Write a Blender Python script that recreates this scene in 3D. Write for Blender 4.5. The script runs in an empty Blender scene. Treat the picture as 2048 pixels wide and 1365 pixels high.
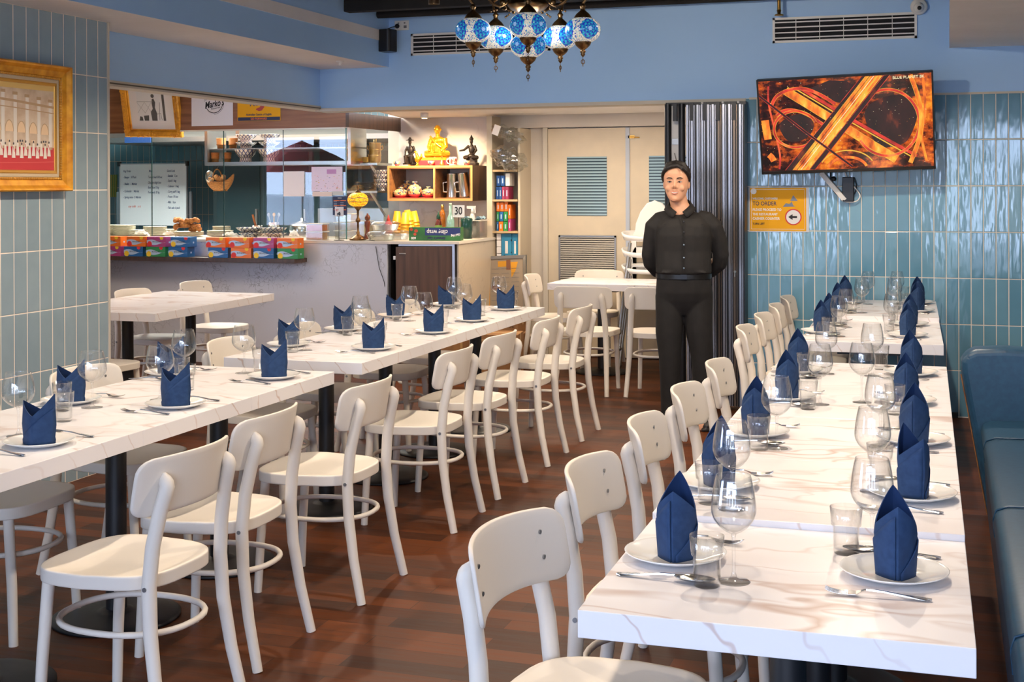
import bpy, math, random
from math import sin, cos, pi, radians as rad, hypot, atan2, sqrt
from mathutils import Vector, Matrix
R = random.Random(7)
sc = bpy.context.scene; COL = sc.collection; D = bpy.data

# ------------------------------------------------------------ camera
CF, CYAW, CPIT, CROL, CCY, CH = 2627.1, rad(18.35), rad(.135), rad(-.192), 377.1, 1.5406
F_ = Vector((-sin(CYAW)*cos(CPIT), cos(CYAW)*cos(CPIT), -sin(CPIT))); R_ = Vector((cos(CYAW), sin(CYAW), 0)); U_ = R_.cross(F_)
RX = R_*cos(CROL)+U_*sin(CROL); UX = -R_*sin(CROL)+U_*cos(CROL)
cd = D.cameras.new('camera'); cam = D.objects.new('camera', cd); COL.objects.link(cam)
m = Matrix((RX, UX, -F_)).transposed().to_4x4(); m.translation = (0, 0, CH); cam.matrix_world = m
cd.sensor_width = 36; cd.lens = CF/2048*36; cd.shift_y = -(682.5-CCY)/2048; cd.clip_start = .05
sc.camera = cam
def at(px, py, ax, v):
    """where the sight line of a photo pixel meets the real plane x/y/z = v"""
    d = F_+RX*((px-1024)/CF)-UX*((py-CCY)/CF); i = 'xyz'.index(ax); t = (v-(0, 0, CH)[i])/d[i]
    return Vector((0, 0, CH))+d*t

# ------------------------------------------------------------ world, exposure
sc.view_settings.view_transform = 'Standard'; sc.view_settings.look = 'None'; sc.view_settings.gamma = 1
sc.view_settings.use_curve_mapping = False; sc.view_settings.exposure = 0.44
cy = sc.cycles; cy.use_denoising = True; cy.max_bounces = 7; cy.diffuse_bounces = 4; cy.glossy_bounces = 4
cy.transmission_bounces = 6; cy.transparent_max_bounces = 40; cy.caustics_reflective = False; cy.caustics_refractive = False
cy.sample_clamp_indirect = 6
w = D.worlds.new('sky'); sc.world = w; w.use_nodes = True
w.node_tree.nodes['Background'].inputs[0].default_value = (.56, .70, 1, 1); w.node_tree.nodes['Background'].inputs[1].default_value = 12.5
def area(name, loc, size, power, col, rot=(0, 0, 0), portal=False):
    l = D.lights.new(name, 'AREA'); l.shape = 'RECTANGLE'; l.size, l.size_y = size; l.energy = power; l.color = col
    if portal: l.cycles.is_portal = True
    o = D.objects.new(name, l); COL.objects.link(o); o.location = loc; o.rotation_euler = rot; return o
area('window_portal', (-.9, -3.4, 1.35), (6.6, 2.5), 1, (1, 1, 1), (rad(90), 0, 0), True)
area('added_window_portal', (-4.6, -.55, 1.25), (2.3, 3.6), 1, (1, 1, 1), (0, rad(-90), 0), True)
WARM = (1, .74, .46); WARM2 = (1, .83, .65)

# ------------------------------------------------------------ mesh builder
class MB:
    def __init__(s): s.v = []; s.f = []; s.mi = []; s.sm = []; s.cur = 0; s.M = None
    def add(s, vs, fs, smooth=False, mi=None):
        n = len(s.v)
        if s.M is not None: vs = [s.M @ Vector(v) for v in vs]
        s.v += [tuple(v) for v in vs]
        for f in fs: s.f.append(tuple(i+n for i in f)); s.mi.append(s.cur if mi is None else mi); s.sm.append(smooth)
        return s
    def box(s, x0, y0, z0, x1, y1, z1, mi=None):
        v = [(x, y, z) for z in (z0, z1) for x, y in ((x0, y0), (x1, y0), (x1, y1), (x0, y1))]
        return s.add(v, [(3, 2, 1, 0), (4, 5, 6, 7), (0, 1, 5, 4), (1, 2, 6, 5), (2, 3, 7, 6), (3, 0, 4, 7)], False, mi)
    def rbox(s, x0, y0, z0, x1, y1, z1, r=.01, n=3, mi=None, ax='z', smooth=False):
        """box with corners rounded about one axis"""
        A = {'z': (x0, y0, x1, y1, z0, z1), 'y': (x0, z0, x1, z1, y0, y1), 'x': (y0, z0, y1, z1, x0, x1)}[ax]
        a0, b0, a1, b1, c0, c1 = A; P = []
        for cx_, cy_, st in ((a1-r, b1-r, 0), (a0+r, b1-r, 90), (a0+r, b0+r, 180), (a1-r, b0+r, 270)):
            for k in range(n+1): t = rad(st+90*k/n); P.append((cx_+r*cos(t), cy_+r*sin(t)))
        return s.prism(P, c0, c1, mi, ax)
    def prism(s, P, c0, c1, mi=None, ax='z', smooth=False):
        n = len(P)
        def m_(a, b, c): return {'z': (a, b, c), 'y': (a, c, b), 'x': (c, a, b)}[ax]
        v = [m_(a, b, c0) for a, b in P]+[m_(a, b, c1) for a, b in P]
        f = [tuple(range(n))[::-1], tuple(range(n, 2*n))]
        s.add(v, f, False, mi)
        k = len(s.v)-2*n
        for i in range(n): j = (i+1) % n; s.f.append((k+i, k+j, k+n+j, k+n+i)); s.mi.append(s.cur if mi is None else mi); s.sm.append(smooth)
        return s
    def lathe(s, prof, n=20, c=(0, 0, 0), mi=None, smooth=True, sx=1, sy=1):
        v = []; f = []; idx = []
        for r, z in prof:
            if r < 1e-6: idx.append([len(v)]); v.append((c[0], c[1], c[2]+z))
            else:
                idx.append(list(range(len(v), len(v)+n)))
                for k in range(n): t = 2*pi*k/n; v.append((c[0]+r*cos(t)*sx, c[1]+r*sin(t)*sy, c[2]+z))
        for a, b in zip(idx, idx[1:]):
            for k in range(n):
                j = (k+1) % n
                if len(a) == 1 and len(b) == 1: continue
                if len(a) == 1: f.append((a[0], b[j], b[k]))
                elif len(b) == 1: f.append((a[k], a[j], b[0]))
                else: f.append((a[k], a[j], b[j], b[k]))
        return s.add(v, f, smooth, mi)
    def cyl(s, p0, p1, r0, r1=None, n=14, mi=None, smooth=True):
        return s.tube([p0, p1], [r0, r0 if r1 is None else r1], n, mi, smooth)
    def tube(s, pts, rs, n=10, mi=None, smooth=True, closed=False):
        pts = [Vector(p) for p in pts]
        if not hasattr(rs, '__len__'): rs = [rs]*len(pts)
        v = []; f = []; m_ = len(pts); prev = None
        for i, p in enumerate(pts):
            if closed: d = pts[(i+1) % m_]-pts[i-1]
            else: d = pts[min(i+1, m_-1)]-pts[max(i-1, 0)]
            d = d.normalized() if d.length > 1e-9 else Vector((0, 0, 1))
            if prev is None: a = d.orthogonal().normalized()
            else:
                a = prev-d*prev.dot(d); a = a.normalized() if a.length > 1e-6 else d.orthogonal().normalized()
            prev = a; b = d.cross(a)
            for k in range(n): t = 2*pi*k/n; v.append(p+(a*cos(t)+b*sin(t))*rs[i])
        for i in range(m_ if closed else m_-1):
            i2 = (i+1) % m_
            for k in range(n): j = (k+1) % n; f.append((i*n+k, i*n+j, i2*n+j, i2*n+k))
        s.add(v, f, smooth, mi)
        if not closed: s.add(v[:n], [tuple(range(n))[::-1]], False, mi); s.add(v[-n:], [tuple(range(n))], False, mi)
        return s
    def sphere(s, c, r, n=14, m_=9, mi=None, sc_=(1, 1, 1)):
        v = []; f = []
        for i in range(m_+1):
            ph = pi*i/m_
            for k in range(n): t = 2*pi*k/n; v.append((c[0]+r*sc_[0]*sin(ph)*cos(t), c[1]+r*sc_[1]*sin(ph)*sin(t), c[2]-r*sc_[2]*cos(ph)))
        for i in range(m_):
            for k in range(n): j = (k+1) % n; f.append((i*n+k, i*n+j, (i+1)*n+j, (i+1)*n+k))
        return s.add(v, f, True, mi)
    def grid(s, fn, nu, nv, smooth=True, mi=None, closeu=False, thick=None):
        v = [fn(i/nu, j/nv) for j in range(nv+1) for i in range(nu+1)]
        f = [(j*(nu+1)+i, j*(nu+1)+i+1, (j+1)*(nu+1)+i+1, (j+1)*(nu+1)+i) for j in range(nv) for i in range(nu)]
        return s.add(v, f, smooth, mi)
    def build(s, name, mats, parent=None, loc=None, rotz=0, rot=None, weld=False):
        me = D.meshes.new(name); me.from_pydata(s.v, [], s.f)
        if not isinstance(mats, (list, tuple)): mats = [mats]
        for mt in mats: me.materials.append(mt)
        me.polygons.foreach_set('material_index', s.mi); me.polygons.foreach_set('use_smooth', s.sm)
        if weld:
            import bmesh
            b = bmesh.new(); b.from_mesh(me); bmesh.ops.remove_doubles(b, verts=b.verts, dist=1e-5)
            bmesh.ops.recalc_face_normals(b, faces=b.faces); b.to_mesh(me); b.free()
        me.update()
        o = D.objects.new(name, me); COL.objects.link(o)
        if parent: o.parent = parent
        if loc is not None: o.location = loc
        o.rotation_euler = rot if rot else (0, 0, rotz)
        return o
def bevel(o, w=.003, n=2):
    b = o.modifiers.new('bevel', 'BEVEL'); b.width = w; b.segments = n; b.limit_method = 'ANGLE'; b.angle_limit = rad(40); return o
def tag(o, label, cat, group=None, kind=None):
    o['label'] = label; o['category'] = cat
    if group: o['group'] = group
    if kind: o['kind'] = kind
    return o
def empty(name, loc, label, cat, rotz=0, group=None, rot=None):
    o = D.objects.new(name, None); COL.objects.link(o); o.location = loc; o.rotation_euler = rot if rot else (0, 0, rotz)
    o.empty_display_size = .05; return tag(o, label, cat, group)
def struct(o, label=None):
    o['kind'] = 'structure'
    if label: o['label'] = label
    return o
def dup(o, parent=None):
    c = o.copy(); COL.objects.link(c)
    if parent: c.parent = parent
    for ch in o.children: dup(ch, c)
    return c
def place(proto, first, loc, rotz, label, group=None, scale=None):
    o = proto if first else dup(proto)
    o.location = loc; o.rotation_euler = (0, 0, rotz); o['label'] = label
    if group: o['group'] = group
    if scale: o.scale = scale
    return o
def label_on(o, t): o['label'] = t; return o

# ------------------------------------------------------------ materials
def srgb(c): return tuple(((x/255)/12.92 if x/255 <= .04045 else ((x/255+.055)/1.055)**2.4) for x in c)
MATS = {}
def M(name, col, rough=.5, metal=0, emit=None, es=1, spec=None, coat=0, trans=0, ior=None, sheen=0):
    m = D.materials.new(name); m.use_nodes = True; b = m.node_tree.nodes['Principled BSDF']
    c = srgb(col); b.inputs['Base Color'].default_value = (*c, 1); b.inputs['Roughness'].default_value = rough; b.inputs['Metallic'].default_value = metal
    if emit: b.inputs['Emission Color'].default_value = (*srgb(emit), 1); b.inputs['Emission Strength'].default_value = es
    if spec is not None: b.inputs['Specular IOR Level'].default_value = spec
    if coat: b.inputs['Coat Weight'].default_value = coat; b.inputs['Coat Roughness'].default_value = .05
    if trans: b.inputs['Transmission Weight'].default_value = trans
    if ior: b.inputs['IOR'].default_value = ior
    if sheen: b.inputs['Sheen Weight'].default_value = sheen
    MATS[name] = m; return m
class N:
    """tiny node helper"""
    def __init__(s, m): s.t = m.node_tree; s.b = s.t.nodes.get('Principled BSDF'); s.m = m
    def n(s, typ, ins=None, **kw):
        nd = s.t.nodes.new('ShaderNode'+typ)
        for k, v in kw.items(): setattr(nd, k, v)
        for k, v in (ins or {}).items():
            if isinstance(v, bpy.types.NodeSocket): s.t.links.new(v, nd.inputs[k])
            else: nd.inputs[k].default_value = v
        return nd
    def math(s, op, a, b=0, c=0): return s.n('Math', {0: a, 1: b, 2: c}, operation=op).outputs[0]
    def link(s, a, b): s.t.links.new(a, b)
    def ramp(s, fac, stops, interp='LINEAR'):
        nd = s.n('ValToRGB', {0: fac}); r = nd.color_ramp; r.interpolation = interp
        while len(r.elements) > 1: r.elements.remove(r.elements[-1])
        r.elements[0].position = stops[0][0]; r.elements[0].color = (*stops[0][1], 1)
        for p, c in stops[1:]: e = r.elements.new(p); e.color = (*c, 1)
        return nd.outputs[0]
    def mix(s, fac, a, b, bt='MIX'):
        nd = s.n('Mix', data_type='RGBA', blend_type=bt); 
        for i, v in ((0, fac), (6, a), (7, b)):
            if isinstance(v, bpy.types.NodeSocket): s.t.links.new(v, nd.inputs[i])
            else: nd.inputs[i].default_value = v if i == 0 else (*v[:3], 1)
        return nd.outputs[2]
    def bump(s, h, st=.3, dist=.01):
        nd = s.n('Bump', {'Height': h, 'Strength': st, 'Distance': dist}); s.link(nd.outputs[0], s.b.inputs['Normal']); return nd
def tile_mat(name, ax, u0, z0, c1, c2, w=.0773, h=.3045, rough=.07, grout=(205, 200, 190)):
    m = M(name, c1, rough, coat=0, spec=.6); q = N(m)
    g = q.n('NewGeometry'); sp = q.n('SeparateXYZ', {0: g.outputs['Position']})
    u = q.math('SUBTRACT', sp.outputs['XYZ'.index(ax)], u0); z = q.math('SUBTRACT', sp.outputs[2], z0)
    us = q.math('DIVIDE', u, w); zs = q.math('DIVIDE', z, h)
    fu = q.math('FRACT', us); fz = q.math('FRACT', zs); cu = q.math('FLOOR', us); cz = q.math('FLOOR', zs)
    cell = q.n('CombineXYZ', {0: cu, 1: cz, 2: 0}); wn = q.n('TexWhiteNoise', {0: cell.outputs[0]}, noise_dimensions='3D')
    g1 = q.math('MINIMUM', fu, q.math('SUBTRACT', 1, fu)); g2 = q.math('MINIMUM', fz, q.math('SUBTRACT', 1, fz))
    dist = q.math('MINIMUM', q.math('MULTIPLY', g1, w), q.math('MULTIPLY', g2, h))
    mask = q.n('MapRange', {0: dist, 1: .0021, 2: .0029, 3: 0, 4: 1}).outputs[0]
    tc = q.mix(wn.outputs[0], srgb(c1), srgb(c2))
    nz = q.n('TexNoise', {'Scale': 9, 'Detail': 3}); q.link(g.outputs['Position'], nz.inputs['Vector'])
    tc = q.mix(q.math('MULTIPLY', nz.outputs[0], .25), tc, srgb((70, 110, 125)))
    q.link(q.mix(mask, srgb(grout), tc), q.b.inputs['Base Color'])
    q.link(q.n('MapRange', {0: mask, 1: 0, 2: 1, 3: .7, 4: rough}).outputs[0], q.b.inputs['Roughness'])
    sc2 = q.n('Mapping', {'Scale': (30, 30, 7)}); q.link(g.outputs['Position'], sc2.inputs[0])
    n2 = q.n('TexNoise', {'Scale': 1, 'Detail': 1.5}); q.link(sc2.outputs[0], n2.inputs['Vector'])
    ten = q.n('SeparateColor', {0: wn.outputs[1]})
    hh = q.math('ADD', q.math('MULTIPLY', n2.outputs[0], .0011), q.math('MULTIPLY', q.math('MULTIPLY', q.math('SUBTRACT', ten.outputs[0], .5), fu), .0012))
    hh = q.math('ADD', hh, q.math('MULTIPLY', q.math('MULTIPLY', q.math('SUBTRACT', ten.outputs[1], .5), fz), .0028))
    hh = q.math('ADD', hh, q.math('MULTIPLY', q.n('MapRange', {0: dist, 1: .0015, 2: .006, 3: 0, 4: 1}, interpolation_type='SMOOTHSTEP').outputs[0], .0012))
    q.bump(hh, 1, 1)
    return m
def noise_mat(name, c1, c2, scale=5, rough=.5, stretch=(1, 1, 1), detail=5, bump=0, lo=.35, hi=.65, metal=0, bs=None, gen='Object', spec=None):
    m = M(name, c1, rough, metal, spec=spec); q = N(m); tc = q.n('TexCoord')
    mp = q.n('Mapping', {'Scale': stretch}); q.link(tc.outputs[gen], mp.inputs[0])
    oi = q.n('ObjectInfo'); q.link(q.n('CombineXYZ', {0: q.math('MULTIPLY', oi.outputs['Random'], 17), 1: q.math('MULTIPLY', oi.outputs['Random'], 9)}).outputs[0], mp.inputs['Location'])
    nz = q.n('TexNoise', {'Scale': scale, 'Detail': detail}); q.link(mp.outputs[0], nz.inputs['Vector'])
    q.link(q.ramp(nz.outputs[0], [(lo, srgb(c1)), (hi, srgb(c2))]), q.b.inputs['Base Color'])
    if bump: q.bump(nz.outputs[0], bump, bs or .002)
    return m
def marble_mat(name, base, vein, rough=.28):
    m = M(name, base, rough); q = N(m); tc = q.n('TexCoord'); oi = q.n('ObjectInfo')
    mp = q.n('Mapping', {'Scale': (.9, 1.9, 1.4), 'Rotation': (.2, .1, rad(-24))}); q.link(tc.outputs['Object'], mp.inputs[0])
    q.link(q.n('CombineXYZ', {0: q.math('MULTIPLY', oi.outputs['Random'], 23), 1: q.math('MULTIPLY', oi.outputs['Random'], 11)}).outputs[0], mp.inputs['Location'])
    d1 = q.n('TexNoise', {'Scale': 1.3, 'Detail': 3.5}); q.link(mp.outputs[0], d1.inputs['Vector'])
    warp = q.n('VectorMath', {0: mp.outputs[0]}, operation='ADD'); q.link(q.n('VectorMath', {0: d1.outputs[1], 3: .9}, operation='SCALE').outputs[0], warp.inputs[1])
    v1 = q.n('TexNoise', {'Scale': 1.7, 'Detail': 2, 'Roughness': .45}); q.link(warp.outputs[0], v1.inputs['Vector'])
    a = q.math('ABSOLUTE', q.math('SUBTRACT', v1.outputs[0], .5)); f1 = q.n('MapRange', {0: a, 1: 0, 2: .022, 3: 1, 4: 0}).outputs[0]
    v2 = q.n('TexNoise', {'Scale': 2.3, 'Detail': 2}); q.link(warp.outputs[0], v2.inputs['Vector'])
    b = q.math('ABSOLUTE', q.math('SUBTRACT', v2.outputs[0], .46)); f2 = q.n('MapRange', {0: b, 1: 0, 2: .016, 3: .75, 4: 0}).outputs[0]
    msk = q.n('TexNoise', {'Scale': 1.3}); q.link(mp.outputs[0], msk.inputs['Vector'])
    mk = q.n('MapRange', {0: msk.outputs[0], 1: .38, 2: .56, 3: .25, 4: 1}).outputs[0]
    f = q.math('MULTIPLY', q.math('MAXIMUM', f1, f2), mk)
    c = q.mix(q.math('MULTIPLY', f, .66), srgb(base), srgb(vein)); cl = q.n('MapRange', {0: v1.outputs[0], 1: .5, 2: .75, 3: 0, 4: .16}).outputs[0]
    q.link(q.mix(cl, c, srgb(vein)), q.b.inputs['Base Color']); return m
def marble_edge(name, base, vein):
    m = M(name, base, .3); q = N(m); g = q.n('NewGeometry'); sp = q.n('SeparateXYZ', {0: g.outputs['Position']}); nz = q.n('TexNoise', {'Scale': 5, 'Detail': 3}); q.link(g.outputs['Position'], nz.inputs['Vector'])
    u = q.math('ADD', q.math('ADD', q.math('MULTIPLY', sp.outputs[0], 6.2), q.math('MULTIPLY', sp.outputs[1], 6.2)), q.math('ADD', q.math('MULTIPLY', sp.outputs[2], 5), q.math('MULTIPLY', nz.outputs[0], 1.6)))
    d = q.math('ABSOLUTE', q.math('SUBTRACT', q.math('FRACT', u), .5)); f = q.n('MapRange', {0: d, 1: .010, 2: .035, 3: .5, 4: 0}).outputs[0]
    n3 = q.n('TexNoise', {'Scale': 2.2}); q.link(g.outputs['Position'], n3.inputs['Vector']); f = q.math('MULTIPLY', f, q.n('MapRange', {0: n3.outputs[0], 1: .4, 2: .6, 3: .2, 4: 1}).outputs[0])
    q.link(q.mix(f, srgb(base), srgb(vein)), q.b.inputs['Base Color']); return m
def quartz_mat(name, base, vein, rough=.22, sc_=7):
    m = M(name, base, rough); q = N(m); g = q.n('NewGeometry')
    d1 = q.n('TexNoise', {'Scale': 6, 'Detail': 4}); q.link(g.outputs['Position'], d1.inputs['Vector'])
    warp = q.n('VectorMath', {0: g.outputs['Position']}, operation='ADD'); q.link(q.n('VectorMath', {0: d1.outputs[1], 3: .35}, operation='SCALE').outputs[0], warp.inputs[1])
    v = q.n('TexVoronoi', {'Scale': sc_}, feature='DISTANCE_TO_EDGE'); q.link(warp.outputs[0], v.inputs['Vector'])
    f = q.n('MapRange', {0: v.outputs[0], 1: 0, 2: .045, 3: 1, 4: 0}).outputs[0]
    mk = q.n('TexNoise', {'Scale': 3.5, 'Detail': 3}); q.link(g.outputs['Position'], mk.inputs['Vector'])
    f = q.math('MULTIPLY', f, q.n('MapRange', {0: mk.outputs[0], 1: .5, 2: .64, 3: 0, 4: .6}).outputs[0])
    q.link(q.mix(f, srgb(base), srgb(vein)), q.b.inputs['Base Color']); return m
def glass_mat(name, tint=(1, 1, 1), edge=.9, f0=.06, rough=0.0, dark=1):
    m = D.materials.new(name); m.use_nodes = True; t = m.node_tree; t.nodes.clear(); q = N(m)
    o = q.n('OutputMaterial'); tr = q.n('BsdfTransparent', {0: (*tint, 1)}); gl = q.n('BsdfGlossy', {0: (1, 1, 1, 1), 'Roughness': rough})
    lw = q.n('LayerWeight', {0: .5}); p = q.math('POWER', lw.outputs['Facing'], 4)
    fac = q.math('ADD', q.math('MULTIPLY', p, edge-f0), f0)
    q.link(q.mix(q.math('POWER', lw.outputs['Facing'], 3), tint, tuple(c*dark for c in tint)), tr.inputs[0])
    mx = q.n('MixShader', {0: fac}); q.link(tr.outputs[0], mx.inputs[1]); q.link(gl.outputs[0], mx.inputs[2]); q.link(mx.outputs[0], o.inputs[0])
    MATS[name] = m; return m
TILE_R = tile_mat('glazed_tile_back', 'X', -1.247, 2.136, (120, 168, 190), (98, 148, 174), grout=(236, 226, 212))
TILE_P = tile_mat('glazed_tile_pillar', 'Y', 5.241, 2.132, (158, 176, 184), (150, 169, 178), w=.0966, rough=.22, grout=(255, 240, 222))
TILE_K = tile_mat('kitchen_tile', 'X', -8.0, 2.136, (112, 164, 184), (98, 150, 170), rough=.15)
TILE_KY = tile_mat('kitchen_tile_side', 'Y', 10.0, 2.136, (90, 130, 142), (80, 120, 134), rough=.15)
BLUE = noise_mat('blue_wall_paint', (168, 208, 252), (172, 211, 253), 2, .6)
WHITEP = noise_mat('white_ceiling_paint', (242, 238, 236), (236, 232, 230), 3, .7)
CREAM = noise_mat('cream_wall_paint', (214, 204, 190), (204, 194, 180), 2.5, .6)
DARKC = noise_mat('black_ceiling_paint', (34, 31, 29), (26, 24, 23), 4, .8)
DOORM = noise_mat('cream_door_paint', (212, 196, 168), (205, 190, 164), 6, .45)
TRIM = M('trim_paint', (205, 196, 180), .5)
MARBLE = marble_mat('marble_laminate', (240, 237, 238), (172, 128, 98))
MEDGE = marble_edge('marble_edge_laminate', (238, 234, 234), (184, 138, 104))
QUARTZ = quartz_mat('speckled_quartz', (216, 216, 222), (110, 106, 106), sc_=13)
QUARTZ_T = M('counter_top_quartz', (226, 214, 196), .3)
MARB_W = quartz_mat('marble_wall', (214, 206, 196), (170, 156, 142), .3, 3)
def wood(name, c1, c2, st=(1, 14, 14), rough=.42, scale=2.2): return noise_mat(name, c1, c2, scale, rough, st, 6, .15, .3, .7)
WOOD_F = wood('walnut_fascia', (122, 78, 48), (160, 106, 68)); WOOD_C = wood('walnut_cabinet', (66, 46, 36), (96, 68, 52), (14, 14, .8))
WOOD_B = wood('light_walnut_box', (120, 78, 44), (168, 116, 70)); WOOD_E = M('wood_edge', (214, 160, 96), .5); WOOD_D = wood('walnut_dark', (62, 44, 34), (88, 64, 48), (14, 14, 1))
CHAIRM = M('white_lacquered_wood', (226, 217, 204), .42, spec=.35); SCREW = M('brushed_screw', (150, 150, 150), .35, .9)
BLACKM = M('black_powder_coat', (22, 22, 24), .45); BLACKP = M('black_plastic', (20, 20, 22), .4)
CHINA = M('white_china', (240, 238, 233), .08, coat=.3)
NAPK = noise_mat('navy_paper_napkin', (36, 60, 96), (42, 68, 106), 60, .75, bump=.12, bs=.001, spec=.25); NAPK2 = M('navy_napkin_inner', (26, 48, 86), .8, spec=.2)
STEEL = M('polished_steel', (222, 218, 212), .2, 1); BRUSH = M('brushed_steel', (176, 176, 174), .35, 1)
GLASS = glass_mat('clear_glass', (.985, .988, .987), .9, .06, 0.0, .74); PANE = glass_mat('window_glass', (.93, .965, .96), .6, .03)
PLASTIC = glass_mat('clear_plastic', (.86, .87, .86), .7, .16, .12)
LEATHER = noise_mat('teal_leather', (36, 78, 106), (30, 68, 96), 40, .38, bump=.15, bs=.0008)
WHITE = M('white_plastic', (232, 230, 226), .45); PAPER = M('white_paper', (236, 230, 226), .7); LAM = M('laminated_paper', (240, 236, 234), .2, coat=.6)
INK = M('black_ink', (28, 28, 30), .6); NAVY = M('navy_print', (34, 44, 78), .5); REDI = M('red_print', (206, 52, 48), .5); BLUEI = M('blue_marker', (60, 90, 140), .6)
YEL = M('yellow_print', (236, 170, 30), .6, spec=.2); YELC = M('yellow_cup', (236, 176, 40), .4); ORANGE = M('orange_print', (240, 120, 30), .4); GREENP = M('green_print', (46, 140, 74), .4)
MAG = M('magenta_print', (176, 66, 122), .4); BLUEP = M('blue_print', (28, 98, 158), .4); SKYP = M('pale_blue_print', (186, 206, 228), .4); REDP = M('red_flower_print', (224, 48, 46), .5); YFL = M('yellow_flower_print', (248, 204, 40), .5)
GOLD = noise_mat('gilded_wood', (246, 176, 52), (206, 130, 30), 14, .36, metal=.3, bump=.3, bs=.003, lo=.35, hi=.7); GOLDB = M('gold_bead', (232, 176, 84), .3, .7); GOLDS = M('bright_gold', (255, 190, 52), .24, .85)
BRONZE = noise_mat('antique_bronze', (142, 104, 62), (84, 60, 36), 30, .32, metal=.9, bump=.2, bs=.001); DBRONZE = noise_mat('dark_bronze', (52, 42, 36), (34, 28, 24), 20, .45, metal=.4, bump=.3)
BRASS = M('brass', (206, 160, 84), .28, .95); CARD = noise_mat('cardboard', (156, 112, 70), (146, 104, 64), 8, .8)
CREAMCH = M('cream_plate', (222, 214, 192), .3)
def grp(z): return z

# ------------------------------------------------------------ room shell
WY = 9.13; LX = -4.40; CEIL = 2.86
# floor of brown planks
fm = M('plank_floor', (96, 62, 40), .3); q = N(fm); g = q.n('NewGeometry')
br = q.n('TexBrick', {'Color1': (*srgb((112, 66, 30)), 1), 'Color2': (*srgb((60, 34, 16)), 1), 'Mortar': (*srgb((48, 30, 22)), 1), 'Scale': 1.0, 'Mortar Size': .0012, 'Brick Width': .62, 'Row Height': .098, 'Bias': -.1}, offset=.37)
q.link(g.outputs['Position'], br.inputs['Vector'])
mp = q.n('Mapping', {'Scale': (2.4, 34, 1)}); q.link(g.outputs['Position'], mp.inputs[0]); nz = q.n('TexNoise', {'Scale': 1.6, 'Detail': 6, 'Roughness': .65}); q.link(mp.outputs[0], nz.inputs['Vector'])
q.link(q.mix(.55, br.outputs[0], q.ramp(nz.outputs[0], [(.3, srgb((58, 38, 24))), (.7, srgb((178, 126, 76)))]), 'SOFT_LIGHT'), q.b.inputs['Base Color']); q.bump(nz.outputs[0], .08, .002)
q.link(q.n('MapRange', {0: nz.outputs[0], 1: .3, 2: .7, 3: .40, 4: .52}).outputs[0], q.b.inputs['Roughness']); q.b.inputs['Specular IOR Level'].default_value = .22
struct(MB().box(-9.3, -3.4, -.1, 2.7, 14, 0).build('floor', fm))
struct(MB().box(-9.3, -3.5, CEIL, 2.7, WY+.2, CEIL+.1).build('ceiling', DARKC))
# ledges and pipes of the open black ceiling
b = MB()
for yy in (7.4, 8.35): b.box(-4.05, yy, CEIL-.10, .05, yy+.09, CEIL)
b.cyl((-4.0, 8.92, 2.81), (.0, 8.92, 2.81), .03)
struct(b.build('trim_7', DARKC), 'black ceiling joists and pipe under the dark ceiling')
# back wall: blue band above, tiles right of the folding door
struct(MB().box(-4.62, WY, 2.137, 2.7, WY+.2, CEIL).build('wall_back_upper', BLUE))
struct(MB().box(-1.325, WY+.002, 0, 2.7, WY+.2, 2.137).build('wall_back', TILE_R))
struct(MB().box(-1.30, WY-.006, 2.128, 2.7, WY+.01, 2.142).build('trim_1', TRIM)); struct(MB().box(-4.62, WY-.012, 2.112, -1.325, WY+.2, 2.137).build('trim_2', TRIM))
struct(MB().box(-1.325, WY-.012, 0, .06, WY+.002, .035).build('baseboard_back', M('skirting_black', (26, 22, 20), .5)))
# left pillar with tiles and the lintel beside it
b = MB(); b.box(-4.9, 1.25, 0, -4.3417, 6.092, 2.436); b.box(-4.9, -3.4, 0, -4.3417, -2.35, 2.436); struct(b.build('wall_left', TILE_P)); struct(MB().box(-4.75, -.6, 0, -4.68, -.5, 2.436).box(-4.75, -2.35, 0, -4.68, 1.25, .12).build('window_1', M('added_window_frame', (40, 42, 46), .5))); struct(MB().box(-4.93, 6.092, 0, -4.3347, 6.108, 2.436).build('trim_3', TRIM))  # unseen side window opening, added to bring daylight from the left
struct(MB().box(-4.70, 6.108, 2.155, LX-.18, WY+.2, 2.437).build('wall_left_upper', BLUE))
struct(MB().box(-4.71, 6.108, 2.122, LX-.175, WY+.2, 2.155).build('trim_4', TRIM)); struct(MB().box(LX-.178, 6.108, 2.134, LX-.172, WY, 2.142).build('trim_5', M('shadow_gap', (92, 84, 70), .6)))
# bulkheads with white undersides
def bulk(name, x0, x1):
    b = MB().box(x0, -3.4, 2.437, x1, WY, CEIL); b.mi[-6] = 1
    return struct(b.build(name, [BLUE, WHITEP]))
bulk('wall_bulkhead_left', -4.95, -4.004); bulk('wall_bulkhead_right', .012, 2.7)
struct(MB().box(2.6, -3.4, 0, 2.75, WY, CEIL).build('wall_right', CREAM))
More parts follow.
